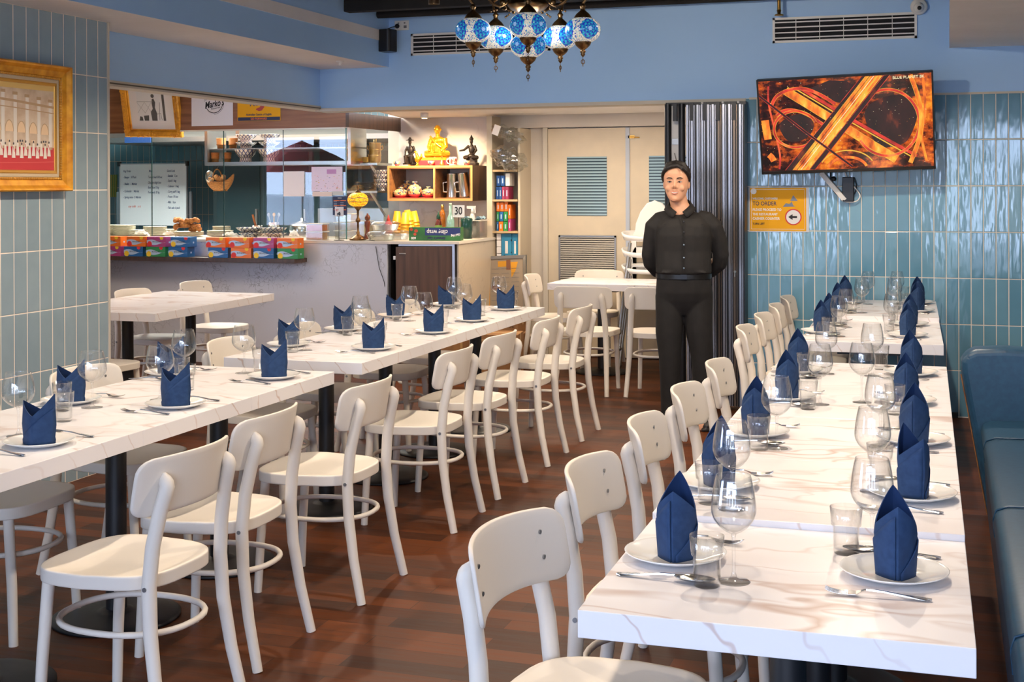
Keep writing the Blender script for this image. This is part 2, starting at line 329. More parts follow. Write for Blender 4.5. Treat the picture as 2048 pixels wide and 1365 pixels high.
# street side behind the camera: storefront with mullions
b = MB(); b.box(-9.3, -3.5, 2.6, 2.7, -3.4, CEIL); b.box(-9.3, -3.5, 0, -4.2, -3.4, 2.6); b.box(2.4, -3.5, 0, 2.7, -3.4, 2.6)
for x in (-4.2, -2.9, -1.75, -.55, .35, 1.4, 2.35): b.box(x, -3.5, 0, x+.07, -3.4, 2.6)
b.box(-4.2, -3.5, 0, 2.4, -3.4, .12); b.box(-4.2, -3.48, 2.05, 2.4, -3.42, 2.1)
struct(b.build('wall_front', M('dark_window_frame', (40, 42, 46), .5)))
struct(MB().box(-12, -16, -.14, 9, -3.5, -.02).build('floor_outside', M('pavement', (150, 148, 144), .8)))
b = MB()
for i in range(5): b.box(-12+i*4.4, -15, -.02, -8.6+i*4.4, -13.5, 2.2+.7*(i % 3))
struct(b.build('wall_outside', M('street_facade', (150, 140, 128), .8)))
t = empty('added_car', (-10.3, 1.2, -.02), 'white car shape added outside the side room window for reflections in the glass', 'car'); o = MB().prism([(-2.1, .25), (2.1, .25), (2.15, .7), (1.4, .85), (.8, 1.4), (-.9, 1.42), (-1.6, .9), (-2.1, .8)], -.8, .8, ax='y').build('body', M('car_white', (214, 216, 220), .2), t); bevel(o, .06, 3)  # unseen car, added to give the kitchen glass reflection some structure
for x in (-1.3, 1.3): MB().cyl((x, -.82, .32), (x, .82, .32), .32, n=20).build('wheels', BLACKP, t)
t = empty('added_umbrella', (-8.9, 3.6, 0), 'red umbrella shape added outside the side room window for its reflection in the glass', 'umbrella'); MB().lathe([(1.0, 1.75), (.5, 2.0), (0, 2.2)], 8, smooth=False).build('canopy', M('red_canvas', (196, 44, 40), .7), t); MB().cyl((0, 0, 0), (0, 0, 2.2), .02).build('pole', WHITE, t)  # unseen stand-in for a red awning, added for its reflection in the glass
# alcove and kitchen shell
AY = 11.42
struct(MB().box(-4.0, AY, 0, 1.0, AY+.1, 2.3).build('wall_alcove', CREAM)); struct(MB().box(-5.02, AY, 0, -3.985, AY+.1, 2.3).build('wall_alcove_marble', MARB_W))
struct(MB().prism([(-4.42, WY+.19), (1.0, WY+.19), (1.0, 11.6), (-4.90, 11.6)], 2.175, 2.26).build('ceiling_alcove', WHITEP)); struct(MB().box(-9.3, 6.108, 2.62, -4.0, 13.2, 2.7).build('ceiling_side_room', WHITEP))
b = MB(); b.box(-9.3, 6.0, 0, -8.15, 6.1, 2.62); b.box(-8.15, 6.0, 0, -6.7, 6.1, 1.05); b.box(-8.15, 6.0, 2.15, -6.7, 6.1, 2.62); b.box(-6.7, 6.0, 0, -4.9, 6.1, 2.62); b.box(-7.45, 6.02, 1.05, -7.4, 6.08, 2.15)
struct(b.build('wall_side_room_added', CREAM))  # unseen wall, added to keep sky glare off the glass; opening placed for reflection
struct(MB().box(-4.0, AY-.10, 2.06, -1.35, AY+.02, 2.175).build('trim_6', CREAM))
b = MB()
for x in (-3.05, -2.15): b.box(x, 9.75, 2.168, x+.55, 10.15, 2.176)
struct(b.build('trim_8', M('ceiling_hatch', (214, 204, 188), .6)))
struct(MB().box(-.9, WY+.2, 0, -.8, AY, 2.26).build('wall_alcove_side', CREAM))
struct(MB().box(-9.3, 13.0, 0, -4.9, 13.1, 2.62).build('wall_kitchen', TILE_K)); struct(MB().box(-9.4, 6, 0, -9.3, 13.1, 2.62).build('wall_side_room', TILE_KY))
struct(MB().box(-4.98, AY+.1, 0, -4.9, 13.1, 2.62).build('wall_kitchen_side', CREAM))

# ------------------------------------------------------------ lamps that light the place
LAMPS = []
def spot(loc, power, ang=88, col=WARM, blend=.5, r=.035, tgt=None):
    l = D.lights.new('spot', 'SPOT'); l.energy = power; l.spot_size = rad(ang); l.spot_blend = blend; l.color = col; l.shadow_soft_size = r
    o = D.objects.new('spot_light', l); COL.objects.link(o); o.location = loc
    if tgt: o.rotation_euler = (Vector(tgt)-Vector(loc)).to_track_quat('-Z', 'Y').to_euler()
    return o
CANM = M('bronze_can', (60, 50, 40), .4, .7); LENS = M('lamp_lens', (255, 220, 170), .4, emit=(255, 214, 150), es=14)
can = empty('ceiling_spotlight', (0, 0, 0), 'x', 'ceiling light', group='cylindrical ceiling spotlights over the tables')
MB().lathe([(0, .25), (.032, .25), (.034, .24), (.034, 0), (.030, 0), (.030, .012), (0, .012)], 18).build('can', CANM, can)
MB().lathe([(0, 0), (.029, 0), (.029, .003), (0, .003)], 18, (0, 0, .008)).build('lens', LENS, can)
SPOTS = [(-2.868, 7.2, 68), (-2.87, 5.3, 70), (-2.87, 3.6, 64), (-.42, 3.9, 80), (-.40, 5.6, 76), (-.42, 7.6, 70), (-.35, 1.9, 30), (-1.55, 6.4, 60), (-1.6, 3.4, 26)]
WHERE = ['near the blue lamp cluster, the one in view', 'over the far end of the left front tables', 'over the left front tables', 'over the near end of the right tables', 'over the middle of the right tables', 'over the far right tables', 'nearest the street window', 'over the far end of the aisle, aimed to brighten the person', 'over the near end of the aisle']
for i, (x, y, p) in enumerate(SPOTS):
    place(can, i == 0, (x, y, CEIL-.25), 0, 'dark bronze ceiling spotlight '+WHERE[i]); spot((x, y, CEIL-.27), p, 150 if i < 6 else 130, WARM2, tgt=(-1.55, 8.2, 1.2) if i == 7 else None)  # unseen far aisle spotlight is aimed to brighten the person
spot((-4.38, 10.75, 2.12), 62, 125, WARM, .6, .03, (-4.42, 11.1, 1.4))
dl = empty('downlight', (0, 0, 0), 'small round white downlight above the gold statue', 'ceiling light')
p = at(849, 226, 'z', 2.175); dl.location = (p.x, p.y, 2.135)
MB().lathe([(0, .04), (.036, .04), (.036, 0), (.03, -.006), (0, -.006)], 18).build('housing', WHITE, dl); MB().lathe([(0, 0), (.022, 0), (.022, .002), (0, .002)], 16, (0, 0, -.009)).build('lens', LENS, dl)
area('kitchen_lamp', (-6.6, 11.2, 2.58), (2.6, .8), 190, (1, .93, .84)); area('alcove_lamp', (-2.9, 10.1, 2.165), (1.6, .5), 34, WARM2)
area('side_room_lamp', (-5.9, 7.8, 2.55), (1.4, .8), 26, WARM2)

# ------------------------------------------------------------ dining chairs (front = +x)
def make_chair():
    t = empty('dining_chair', (0, 0, 0), 'x', 'chair')
    b = MB(); P = []; n = 40
    for k in range(n):
        a = 2*pi*k/n; ca, sa = cos(a), sin(a); e = .50 if ca > 0 else .80
        x = .205*math.copysign(abs(ca)**e, ca); y = (.215 if ca > 0 else .205)*math.copysign(abs(sa)**.60, sa); P.append((x, y))
    rings = []
    for (sc_, z) in ((.90, .422), (.985, .4225), (.998, .424), (1, .427), (1, .430), (1, .454), (1, .457), (.997, .4605), (.988, .462), (.95, .462), (.86, .459), (.66, .452), (.40, .449), (.15, .448)):
        rings.append([(x*sc_+(0.01 if sc_ < .8 else 0), y*sc_, z) for x, y in P])
    v = [p for r in rings for p in r]; f = []
    for i in range(len(rings)-1):
        for k in range(n): j = (k+1) % n; f.append((i*n+k, i*n+j, (i+1)*n+j, (i+1)*n+k))
    f += [tuple(range(n))[::-1], tuple(range((len(rings)-1)*n, len(rings)*n))]
    b.add(v, f, True); b.build('seat', CHAIRM, t)
    # backrest: curved board, rounded corners, concave to the front
    b = MB(); nu, nv = 22, 10; W2, H2, rc, th = .222, .082, .042, .012
    def pt(i, j, side):
        u = -1+2*i/nu; v_ = -1+2*j/nv; y = u*W2; z = v_*H2
        ex = abs(y)-(W2-rc); ez = abs(z)-(H2-rc)
        if ex > 0 and ez > 0:
            L = max(ex, ez); d = hypot(ex, ez); k = L/d; y = math.copysign(W2-rc+ex*k, y); z = math.copysign(H2-rc+ez*k, z)
        x = -.246+1.35*y*y-.18*z+side*th/2; return (x, y, .718+z-.008*(y/W2)**2)
    A = [pt(i, j, -1) for j in range(nv+1) for i in range(nu+1)]; Bv = [pt(i, j, 1) for j in range(nv+1) for i in range(nu+1)]; na = len(A); f = []
    for j in range(nv):
        for i in range(nu): q0 = j*(nu+1)+i; f.append((q0, q0+nu+1, q0+nu+2, q0+1)); f.append((na+q0, na+q0+1, na+q0+nu+2, na+q0+nu+1))
    bd = [i for i in range(nu+1)]+[j*(nu+1)+nu for j in range(1, nv+1)]+[nv*(nu+1)+i for i in range(nu-1, -1, -1)]+[j*(nu+1) for j in range(nv-1, 0, -1)]
    for k in range(len(bd)): a0, a1 = bd[k], bd[(k+1) % len(bd)]; f.append((a0, a1, a1+na, a0+na))
    b.add(A+Bv, f, True); o = b.build('backrest', CHAIRM, t); bevel(o, .004, 2)
    sb = MB()
    for s_ in (-1, 1):
        for z in (.688, .744): y = s_*.152; x = -.246+1.35*y*y-.18*(z-.718)+th/2; sb.cyl((x-.002, y, z), (x+.002, y, z), .0052, n=10)
    sb.build('backrest_screws', SCREW, t)
    for s_ in (-1, 1):
        y = s_
        pts = [(-.262, y*.198, 0), (-.226, y*.188, .16), (-.203, y*.18, .31), (-.196, y*.176, .44), (-.205, y*.170, .55), (-.222, y*.162, .64), (-.242, y*.155, .715), (-.231, y*.153, .752)]
        P2 = []; 
        for i in range(len(pts)-1):
            for k in range(3): P2.append(Vector(pts[i]).lerp(Vector(pts[i+1]), k/3))
        P2.append(Vector(pts[-1])); rs = [.0165+.0045*min(1, p.z/.4) for p in P2]; rs[-1] = .004; rs[-2] = .0155; rs[-3] = .0205
        MB().tube(P2, rs, 12).build('leg', CHAIRM, t)
        MB().tube([(.178, y*.178, 0), (.168, y*.172, .2), (.150, y*.165, .428)], [.0155, .017, .018], 12).build('leg', CHAIRM, t)
        MB().cyl((-.196, y*.178, .437), (-.196, y*.199, .437), .0065, n=10).build('bolt', SCREW, t)
    pts = []
    for k in range(32):
        a = 2*pi*k/32; pts.append((-.012+.205*math.copysign(abs(cos(a))**.85, cos(a)), .178*math.copysign(abs(sin(a))**.85, sin(a)), .292))
    MB().tube(pts, .0095, 8, closed=True).build('ring_stretcher', CHAIRM, t)
    return t
CH_P = make_chair()
o0 = 'white bentwood dining chair '
PSI = rad(.83)
def RR(x, y): return (.0446+cos(PSI)*x-sin(PSI)*y, 2.365+sin(PSI)*x+cos(PSI)*y)
ORD = ['nearest', 'second', 'third', 'fourth', 'fifth', 'sixth', 'seventh', 'eighth', 'ninth']
chairs = []
def ordn(i, n): return 'nearest the camera' if i == 0 else ('farthest from the camera' if i == n-1 else ORD[i]+' from the camera')
CA = [3.29, 3.88, 4.60, 5.63, 6.29, 7.07, 7.81]
for i, y in enumerate(CA): chairs.append(((-2.275, -2.347, -2.31, -2.345, -2.35, -2.345, -2.35)[i], y, pi+rad((-2, 2, 0, 1, -2, 1, 0)[i]), 'on the aisle side of the left tables, '+ordn(i, 7), 'chairs along the aisle side of the left tables'))
CW = [3.05, 3.82, 4.55, 5.64, 6.34, 7.12, 7.80]
for i, y in enumerate(CW): chairs.append((-3.12-(.04 if i < 3 else 0), y, rad((0, 2, -2, 1, -2, 3, 0)[i]), 'on the pillar side of the left tables, '+ordn(i, 7), 'chairs along the pillar side of the left tables'))
CR = [2.70, 3.40, 4.10, 4.78, 5.50, 6.92, 7.60, 8.24, 8.84]
for i, y in enumerate(CR): chairs.append((-.70-(.0 if i < 5 else .09), y, rad((-8, -1, 2, 0, 1, 2, 0, 3, 1)[i]), 'on the aisle side of the right tables, '+ordn(i, 9), 'chairs along the right tables'))
chairs += [(-5.40, 8.15, 0, 'on the kitchen side of the small left table, near one', ''), (-5.38, 8.95, 0, 'on the kitchen side of the small left table, far one', ''),
 (-4.93, 6.82, rad(88), 'at the pillar end of the small left table', ''),
 (-2.55, 9.52, rad(90), 'with its back to the aisle at the table by the doors', ''), (-2.03, 9.56, rad(92), 'beside the person, with its back to the aisle', ''),
 (-3.08, 10.45, rad(4), 'at the left end of the table by the doors', ''), (-2.88, 10.90, rad(-90), 'beyond the table by the doors, in front of the louvre', ''), (-1.80, 10.90, rad(-88), 'beyond the table by the doors, behind the person', '')]
for i, (x, y, r, l, g_) in enumerate(chairs): place(CH_P, i == 0, (x, y, 0), r, o0+l, g_ or 'chairs at the two tables at the back')

# ------------------------------------------------------------ tables
def make_table(w_, d_, h, top=None):
    t = empty('dining_table', (0, 0, 0), 'x', 'table')
    b = MB().box(-w_/2, -d_/2, h-.052, w_/2, d_/2, h); b.mi = [0, 0, 1, 1, 1, 1]; o = b.build('tabletop', [MARBLE, MEDGE], t); bevel(o, .0015, 2)
    MB().tube([(0, 0, .03), (0, 0, h-.075)], .037, 20).build('column', BLACKM, t)
    MB().box(-.17, -.17, h-.075, .17, .17, h-.0525).build('mounting_plate', BLACKM, t)
    prof = [(0, .034), (.045, .034), (.06, .026)]
    r = .06
    for k in range(6): prof += [(.07+k*.024, .024-k*.001), (.082+k*.024, .0205-k*.001)] if top else [(.07+k*.024, .024-k*.001)]
    prof += [(.215, .014), (.225, .008), (.225, 0), (0, 0)]
    MB().lathe(prof, 40).build('base', BLACKM, t); return t
TG = .6995
T1 = make_table(.70, TG, .75)
n0 = 'square marble topped table, '
for i in range(3): place(T1, i == 0, (-2.828, 2.9635+TG*(i+.5), 0), 0, n0+'left row, '+('nearest the camera', 'middle one of the front three', 'third, before the gap')[i], 'tables of the left row')
for i in range(4): place(T1, False, (-2.828, 5.34+TG*(i+.5), 0), 0, n0+'left row beyond the gap, '+('near end', 'second', 'third', 'far end')[i], 'tables of the left row')
x, y = RR(-.35, TG/2); place(T1, False, (x, y, 0), PSI, n0+'lowest one at the near end of the right row', 'tables of the right row')
T2 = make_table(.70, TG, .765)
for i in range(4): x, y = RR(-.35, TG*(1.5+i)); place(T2, i == 0, (x, y, 0), PSI, n0+'right row, '+('second', 'third', 'fourth', 'fifth, before the gap')[i]+' from the camera', 'tables of the right row')
P3 = rad(1.4); W3 = .562
def R3(x, y): return (-.0205+cos(P3)*x-sin(P3)*y, 6.858+sin(P3)*x+cos(P3)*y)
T3 = make_table(.70, W3, .74); T4 = make_table(.70, W3, .765)
for i in range(4):
    x, y = R3(-.35, W3*(i+.5)); place(T3 if i < 2 else T4, i in (0, 2), (x, y, 0), P3, n0+'right row beyond the gap, '+('first', 'second', 'third', 'last, against the tiled wall')[i], 'tables of the right row')
T5 = make_table(.92, .79, .75)
for i in range(2): place(T5, i == 0, (-5.14-.02*i, 7.43+.79*i, 0), rad(1.0), 'marble topped table in the alcove left of the counter, '+('near half', 'far half')[i], 'tables in the left alcove')
T6 = make_table(.72, .70, .75, True)
for i in range(2): place(T6, i == 0, (-2.70+.72*i, 10.48, 0), rad(-1), 'marble topped table near the cream doors, '+('left half', 'right half behind the person')[i], 'tables by the doors')

# ------------------------------------------------------------ place settings
def make_plate():
    pr_ = [(0, .0055), (.060, .0055), (.072, .0085), (.100, .0165), (.106, .019), (.1075, .0185), (.106, .0165), (.075, .0045), (.064, .001), (.058, 0), (.050, 0), (0, .0015)]
    return tag(MB().lathe(pr_, 40).build('dinner_plate', CHINA), 'x', 'plate')
def make_napkin():
    t = empty('folded_napkin', (0, 0, 0), 'x', 'napkin')
    nu = 48
    def ring(z, sc_, top=False, off=0):
        r = []
        for k in range(nu):
            a = 2*pi*k/nu; u = cos(a); x = .0475*sc_*math.copysign(abs(u)**.95, u); v_ = .038*sc_*(1-abs(u)**1.35)**.9*(1 if sin(a) >= 0 else -1)
            zz = z
            if top: zz = .098+(.070 if u > 0 else .046)*abs(u)**1.05; x *= 1-.10*abs(u)**3
            r.append((x+off*u, v_, zz))
        return r
    def shell(rs, fl=False):
        v = [p for r in rs for p in r]; f = []
        for i in range(len(rs)-1):
            for k in range(nu): j = (k+1) % nu; q_ = (i*nu+k, i*nu+j, (i+1)*nu+j, (i+1)*nu+k); f.append(q_[::-1] if fl else q_)
        return v, f
    b = MB(); top = ring(0, 1.06, True)
    def mids(fr, sc_): return [(p[0]*(1-fr)*0+p[0], p[1], p[2]) for p in ring(0, sc_)]
    rs = [ring(0, .93), ring(.03, .98), ring(.065, 1.04)]
    lv = [(x, y, .065+(z-.065)*.5) for x, y, z in ring(0, 1.10, True)]; rs += [lv, top]
    v, f = shell(rs); b.add(v, f, True)
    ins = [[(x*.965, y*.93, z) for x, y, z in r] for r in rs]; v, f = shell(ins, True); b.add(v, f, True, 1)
    v = [*top, *ins[-1]]; b.add(v, [(k, (k+1) % nu, nu+(k+1) % nu, nu+k) for k in range(nu)], False)
    b.build('sheet', [NAPK, NAPK2], t)
    for sgn in (-1, 1):
        # diagonal outer fold wrapping each face
        v = []; n = 14; m_ = 10
        for i in range(n+1):
            u = -.96+1.92*i/n; zt = (.014+.112*(i/n)**1.0) if sgn < 0 else (.014+.112*(1-i/n))
            for j in range(m_+1):
                z = zt*j/m_; sc_ = .93+.13*min(1, z/.07); yy = .038*sc_*(1-abs(u)**1.35)**.9+.0022
                v.append((.0475*sc_*u, yy*sgn, z))
        b = MB(); f = [(i*(m_+1)+j, i*(m_+1)+j+1, (i+1)*(m_+1)+j+1, (i+1)*(m_+1)+j) for i in range(n) for j in range(m_)]
        b.add(v, f if sgn > 0 else [q_[::-1] for q_ in f], True)
        o = b.build('outer_fold', NAPK, t); so = o.modifiers.new('thick', 'SOLIDIFY'); so.thickness = .0016; so.offset = 1
    return t
def make_wine():
    H, Rb, Rr = .212, .045, .0345
    t = empty('wine_glass', (0, 0, 0), 'x', 'wine glass')
    def bowl(z): return [(.0, .094)]
    out = []; n = 16
    for k in range(n+1):
        u = k/n; z = .094+(H-.094)*u
        r = Rb*sin(min(1, u/.42)*pi/2)**.62 if u < .42 else Rb-(Rb-Rr)*((u-.42)/.58)**1.7
        out.append((max(r, .0035 if k == 0 else 0), z))
    inn = [(max(r-.0011, 0), z+(.0025 if i < 3 else 0)) for i, (r, z) in enumerate(out)][::-1]; inn[-1] = (0, out[0][1]+.003)
    MB().lathe(out+[(Rr-.0004, H+.0006)]+inn, 28).build('bowl', GLASS, t)
    MB().lathe([(0, .097), (.0052, .095), (.0036, .086), (.0033, .05), (.0036, .02), (.006, .009), (.012, .005), (.030, .0022), (.033, .0012), (.033, 0), (0, 0)], 24).build('stem_and_foot', GLASS, t)
    return t
def make_tumbler():
    o = [(0, 0), (.024, 0), (.0265, .002), (.0275, .058), (.0315, .062), (.0318, .066), (.0345, .100), (.0335, .1005), (.0303, .066), (.0262, .060), (.0248, .010), (0, .009)]
    return tag(MB().lathe(o, 26).build('tumbler', GLASS), 'x', 'tumbler')
def handle(b, L0, L1):
    st = [(L0, .0028, .0030, .012), (L0+.03, .0030, .0028, .011), (L0+.07, .0042, .0026, .006), (L1-.01, .0085, .0026, .003), (L1, .0040, .0024, .0030)]
    v = []; 
    for x, hw, th, z in st: v += [(x, -hw, z), (x, hw, z), (x, hw*.8, z+th), (x, -hw*.8, z+th)]
    f = [(i*4+k, i*4+(k+1) % 4, i*4+4+(k+1) % 4, i*4+4+k) for i in range(len(st)-1) for k in range(4)]+[(3, 2, 1, 0), tuple(range(len(v)-4, len(v)))]
    b.add(v, f, False)
def make_fork():
    b = MB(); handle(b, -.015, .105)
    secs = [(-.015, .0030, .012), (-.025, .006, .0085), (-.034, .011, .0045), (-.05, .0125, .004)]
    v = []; 
    for x, hw, z in secs: v += [(x, -hw, z), (x, hw, z), (x, hw, z+.0018), (x, -hw, z+.0018)]
    b.add(v, [(i*4+k, i*4+(k+1) % 4, i*4+4+(k+1) % 4, i*4+4+k) for i in range(3) for k in range(4)]+[(12, 13, 14, 15)], False)
    for k in range(4):
        y = -.0105+k*.007; b.tube([(-.049, y, .005), (-.065, y, .0045), (-.082, y, .0075), (-.092, y*.97, .012)], [.0020, .0019, .0016, .0008], 6)
    return tag(b.build('table_fork', STEEL), 'x', 'fork')
def make_spoon():
    b = MB(); handle(b, -.015, .105); nu, nv = 12, 20; A = []; 
    def pt(s_, a, th): 
        x = -.055+.042*s_*cos(a); y = .0185*s_*sin(a)*(1.08-.12*cos(a)*-1); z = .0018+.0085*s_**2+(.0015 if cos(a) > .9 else 0)+th; return (x, y, z)
    v = []; 
    for th in (0, .0014):
        for i in range(7):
            for k in range(nv): v.append(pt(i/6 if i else .001, 2*pi*k/nv, th))
    f = []
    for i in range(6):
        for k in range(nv): j = (k+1) % nv; f.append((i*nv+j, i*nv+k, (i+1)*nv+k, (i+1)*nv+j)); o_ = 7*nv; f.append((o_+i*nv+k, o_+i*nv+j, o_+(i+1)*nv+j, o_+(i+1)*nv+k))
    for k in range(nv): j = (k+1) % nv; f.append((6*nv+k, 6*nv+j, 13*nv+j, 13*nv+k)) 
    b.add(v, f, True); return tag(b.build('table_spoon', STEEL), 'x', 'spoon')
PL, NP, WG, TU, FK, SP = make_plate(), make_napkin(), make_wine(), make_tumbler(), make_fork(), make_spoon()
# key: side facing +x ('L') or -x ('R'); plate, tumbler, wine glass on the table
SET = {
 'L': [((-.548, 2.74), (-.452, 2.574), (-.406, 2.618)), ((-.563, 3.37), (-.553, 3.18), (-.491, 3.14)), ((-.569, 4.093), (-.526, 3.871), (-.478, 3.903)), ((-.555, 4.813), (-.459, 4.618), (-.428, 4.724)), ((-.590, 5.51), (-.542, 5.415-.06), (-.473, 5.50)),
       ((-.650, 7.238), (-.629+.03, 7.08), (-.545, 7.10)), ((-.65, 7.75), (-.594, 7.60), (-.540, 7.56)), ((-.64, 8.266), (-.546, 8.12), (-.491, 8.16)), ((-.64, 8.83), (-.54, 8.86), (-.49, 8.77))],
 'R': [((-.105, 2.75), (-.208, 2.891), (-.153, 2.868)), ((-.086, 3.394), (-.169, 3.545), (-.181, 3.337+.09)), ((-.100, 4.11), (-.167, 4.262), (-.191, 4.03)), ((-.145, 4.845), (-.17, 4.60), (-.291, 4.817)), ((-.145, 5.57), (-.267, 5.70), (-.291, 5.492)),
       ((-.204, 7.18), (-.30, 7.32), (-.285, 7.385-.06)), ((-.208, 7.76), (-.30, 7.87), (-.293, 7.80)), ((-.18, 8.335), (-.248, 8.46), (-.305, 8.22)), ((-.19, 8.90), (-.275, 9.03), (-.311, 8.821))],
 'A': [((-2.642, 3.36), (-2.829, 3.724), (-2.80, 3.46)), ((-2.627, 4.085), (-2.804, 4.44), (-2.772, 4.207)), ((-2.631, 4.815), (-2.79, 4.985), (-2.794-.03, 5.0-.09)),
       ((-2.632, 5.80), (-2.719, 6.08), (-2.771, 5.973)), ((-2.617, 6.543), (-2.663, 6.80), (-2.735, 6.70)), ((-2.63, 7.175), (-2.69, 7.50), (-2.737, 7.337)), ((-2.66, 7.88), (-2.69, 8.13), (-2.744, 8.0))],
 'W': [None, ((-3.045, 4.05), (-3.06+.09, 3.90), (-2.937+.03, 3.985)), ((-3.095, 4.775), (-2.844-.1, 4.62), (-2.97, 4.68)), ((-3.09, 5.805), (-2.96, 5.60), (-2.938, 5.68)), ((-3.13, 6.51), (-3.018, 6.323), (-2.979, 6.401)), ((-3.155, 7.273), (-3.051, 7.06), (-2.985, 7.09)), ((-3.125, 8.04), (-3.02, 7.95), (-3.03+.03, 7.86))]}
SIDE = {'L': 'chair side of right row', 'R': 'sofa side of right row', 'A': 'aisle side of left row', 'W': 'pillar side of left row'}
first = True
for key, lst in SET.items():
    n = len(lst)
    for i, s_ in enumerate(lst):
        if s_ is None: continue
        (px_, py_), tu, wi = s_
        h = .75
        if key in 'LR': h = .75 if i == 0 else .765 if i < 5 else .74 if i < 7 else .765
        k = (i-1 if key == 'W' else i); nn = 6 if key == 'W' else n
        wh = SIDE[key]+', '+ordn(k, nn)
        d = 1 if key in 'LW' else -1; base = 0 if d > 0 else pi
        place(PL, first, (px_, py_, h), R.uniform(0, 6), 'white dinner plate, '+wh, 'dinner plates under the napkins')
        va = (rad(97)+R.uniform(-.12, .12)) if key in 'LR' else (rad(15)+R.uniform(-.15, .15))
        if key == 'R' and i == 1: va += .4
        s0 = (1.02 if key in 'LR' else .97)*R.uniform(.97, 1.03)
        place(NP, first, (px_+(.004), py_-.006, h+.0057), va, 'upright folded navy napkin, '+wh, 'navy folded napkins', (s0, s0, s0) if key in 'LR' else (s0*1.2, s0*1.12, s0*.95))
        gs = (1, 1, 1) if key in 'LR' else (1.13, 1.13, .955)
        place(WG, first, (wi[0], wi[1], h), R.uniform(0, 6), 'empty stemmed wine glass, '+wh, 'wine glasses', gs)
        place(TU, first, (tu[0], tu[1], h), R.uniform(0, 6), 'empty water tumbler, '+wh, 'water tumblers')
        so, fo = -.155*d, .15*d
        # handle points to the guest, -x for d = 1
        place(SP, first, (px_+.015*d, py_+so, h), base+pi+R.uniform(-.1, .1), 'steel spoon beside the plate, '+wh, 'table spoons')
        place(FK, first, (px_+.03*d, py_+fo, h), base+pi+R.uniform(-.12, .12), 'steel fork beside the plate, '+wh, 'table forks')
        first = False

# ------------------------------------------------------------ writing, blobs
def text(s_, size, mat, parent, loc, rot=(rad(90), 0, 0), shear=0, al='CENTER', ext=.0004, name='lettering', bold=0, sp=1, sx=1):
    c = D.curves.new(name, 'FONT'); c.body = s_; c.size = size; c.shear = shear; c.align_x = al; c.align_y = 'CENTER'; c.extrude = ext; c.offset = bold; c.space_character = sp
    c.materials.append(mat); c.resolution_u = 3; tmp = D.objects.new('t', c); me = D.meshes.new_from_object(tmp); D.objects.remove(tmp); me.materials.clear(); me.materials.append(mat)
    o = D.objects.new(name, me); COL.objects.link(o); o.parent = parent; o.location = loc; o.rotation_euler = rot; o.scale = (sx, 1, 1); return o
def blob(b, name, mats, parent, vox=.006, sm=3, it=None):
    o = b.build(name, mats, parent); r = o.modifiers.new('remesh', 'REMESH'); r.mode = 'VOXEL'; r.voxel_size = vox; r.use_smooth_shade = True
    s_ = o.modifiers.new('smooth', 'SMOOTH'); s_.factor = .5; s_.iterations = sm; return o
def arc(cx_, cz_, rx, rz, a0, a1, n=20, y=0): return [(cx_+rx*cos(rad(a0+(a1-a0)*k/n)), y, cz_+rz*sin(rad(a0+(a1-a0)*k/n))) for k in range(n+1)]
def ribbon(b, pts, w_, y, th=.0006, mi=None):
    """flat band following pts (x, z) on a vertical face looking to -y"""
    n = len(pts); L = []; Q = []
    for i, p in enumerate(pts):
        a = pts[max(i-1, 0)]; c = pts[min(i+1, n-1)]; dx, dz = c[0]-a[0], c[1]-a[1]; l = hypot(dx, dz) or 1; ww = w_[i] if hasattr(w_, '__len__') else w_
        L.append((p[0]-dz/l*ww/2, p[1]+dx/l*ww/2)); Q.append((p[0]+dz/l*ww/2, p[1]-dx/l*ww/2))
    v = [(x, y, z) for x, z in L]+[(x, y, z) for x, z in Q]+[(x, y-th, z) for x, z in L]+[(x, y-th, z) for x, z in Q]; f = []
    for i in range(n-1):
        f += [(2*n+i, 2*n+i+1, 3*n+i+1, 3*n+i)[::-1], (i, i+1, 2*n+i+1, 2*n+i)[::-1], (n+i, n+i+1, 3*n+i+1, 3*n+i)]
    b.add(v, f, False, mi)

# ------------------------------------------------------------ sofa bench on the right
t = empty('banquette', (0, 0, 0), 'long teal leather bench seat with curved end back at the right edge', 'sofa')
b = MB()
def prof(i): pass
P = [(.172, .0), (.150, .34), (.142, .40), (.150, .437), (.185, .452), (.40, .458), (.62, .455), (.70, .44), (.70, 0)]
b.prism(P, .9, 6.42, ax='y', smooth=True); o = b.build('seat_cushion', LEATHER, t, weld=True); bevel(o, .012, 3)
for y in (2.1, 3.4, 4.7, 5.95): MB().tube([(.148, y, .35), (.143, y, .41), (.152, y, .442), (.19, y, .457), (.45, y, .463)], .0035, 6).build('seam_piping', LEATHER, t)
P = [(.172, 0), (.058, .66), (.056, .715), (.072, .752), (.12, .775), (.25, .783), (.5, .772), (.8, .755), (1.1, .75), (1.1, 0)]
o = MB().prism(P, 6.42, 6.60, ax='y', smooth=True).build('end_back', LEATHER, t, weld=True); bevel(o, .03, 4)
MB().tube([(.168, 6.415, .02), (.056, 6.415, .66)], .003, 6).build('timber_edge', WOOD_B, t)
b = MB(); b.prism([(.70, .44), (.72, .85), (.80, .88), (.9, .85), (.9, .3), (.70, .3)], .9, 6.42, ax='y', smooth=True); o = b.build('backrest', LEATHER, t, weld=True); bevel(o, .02, 3)

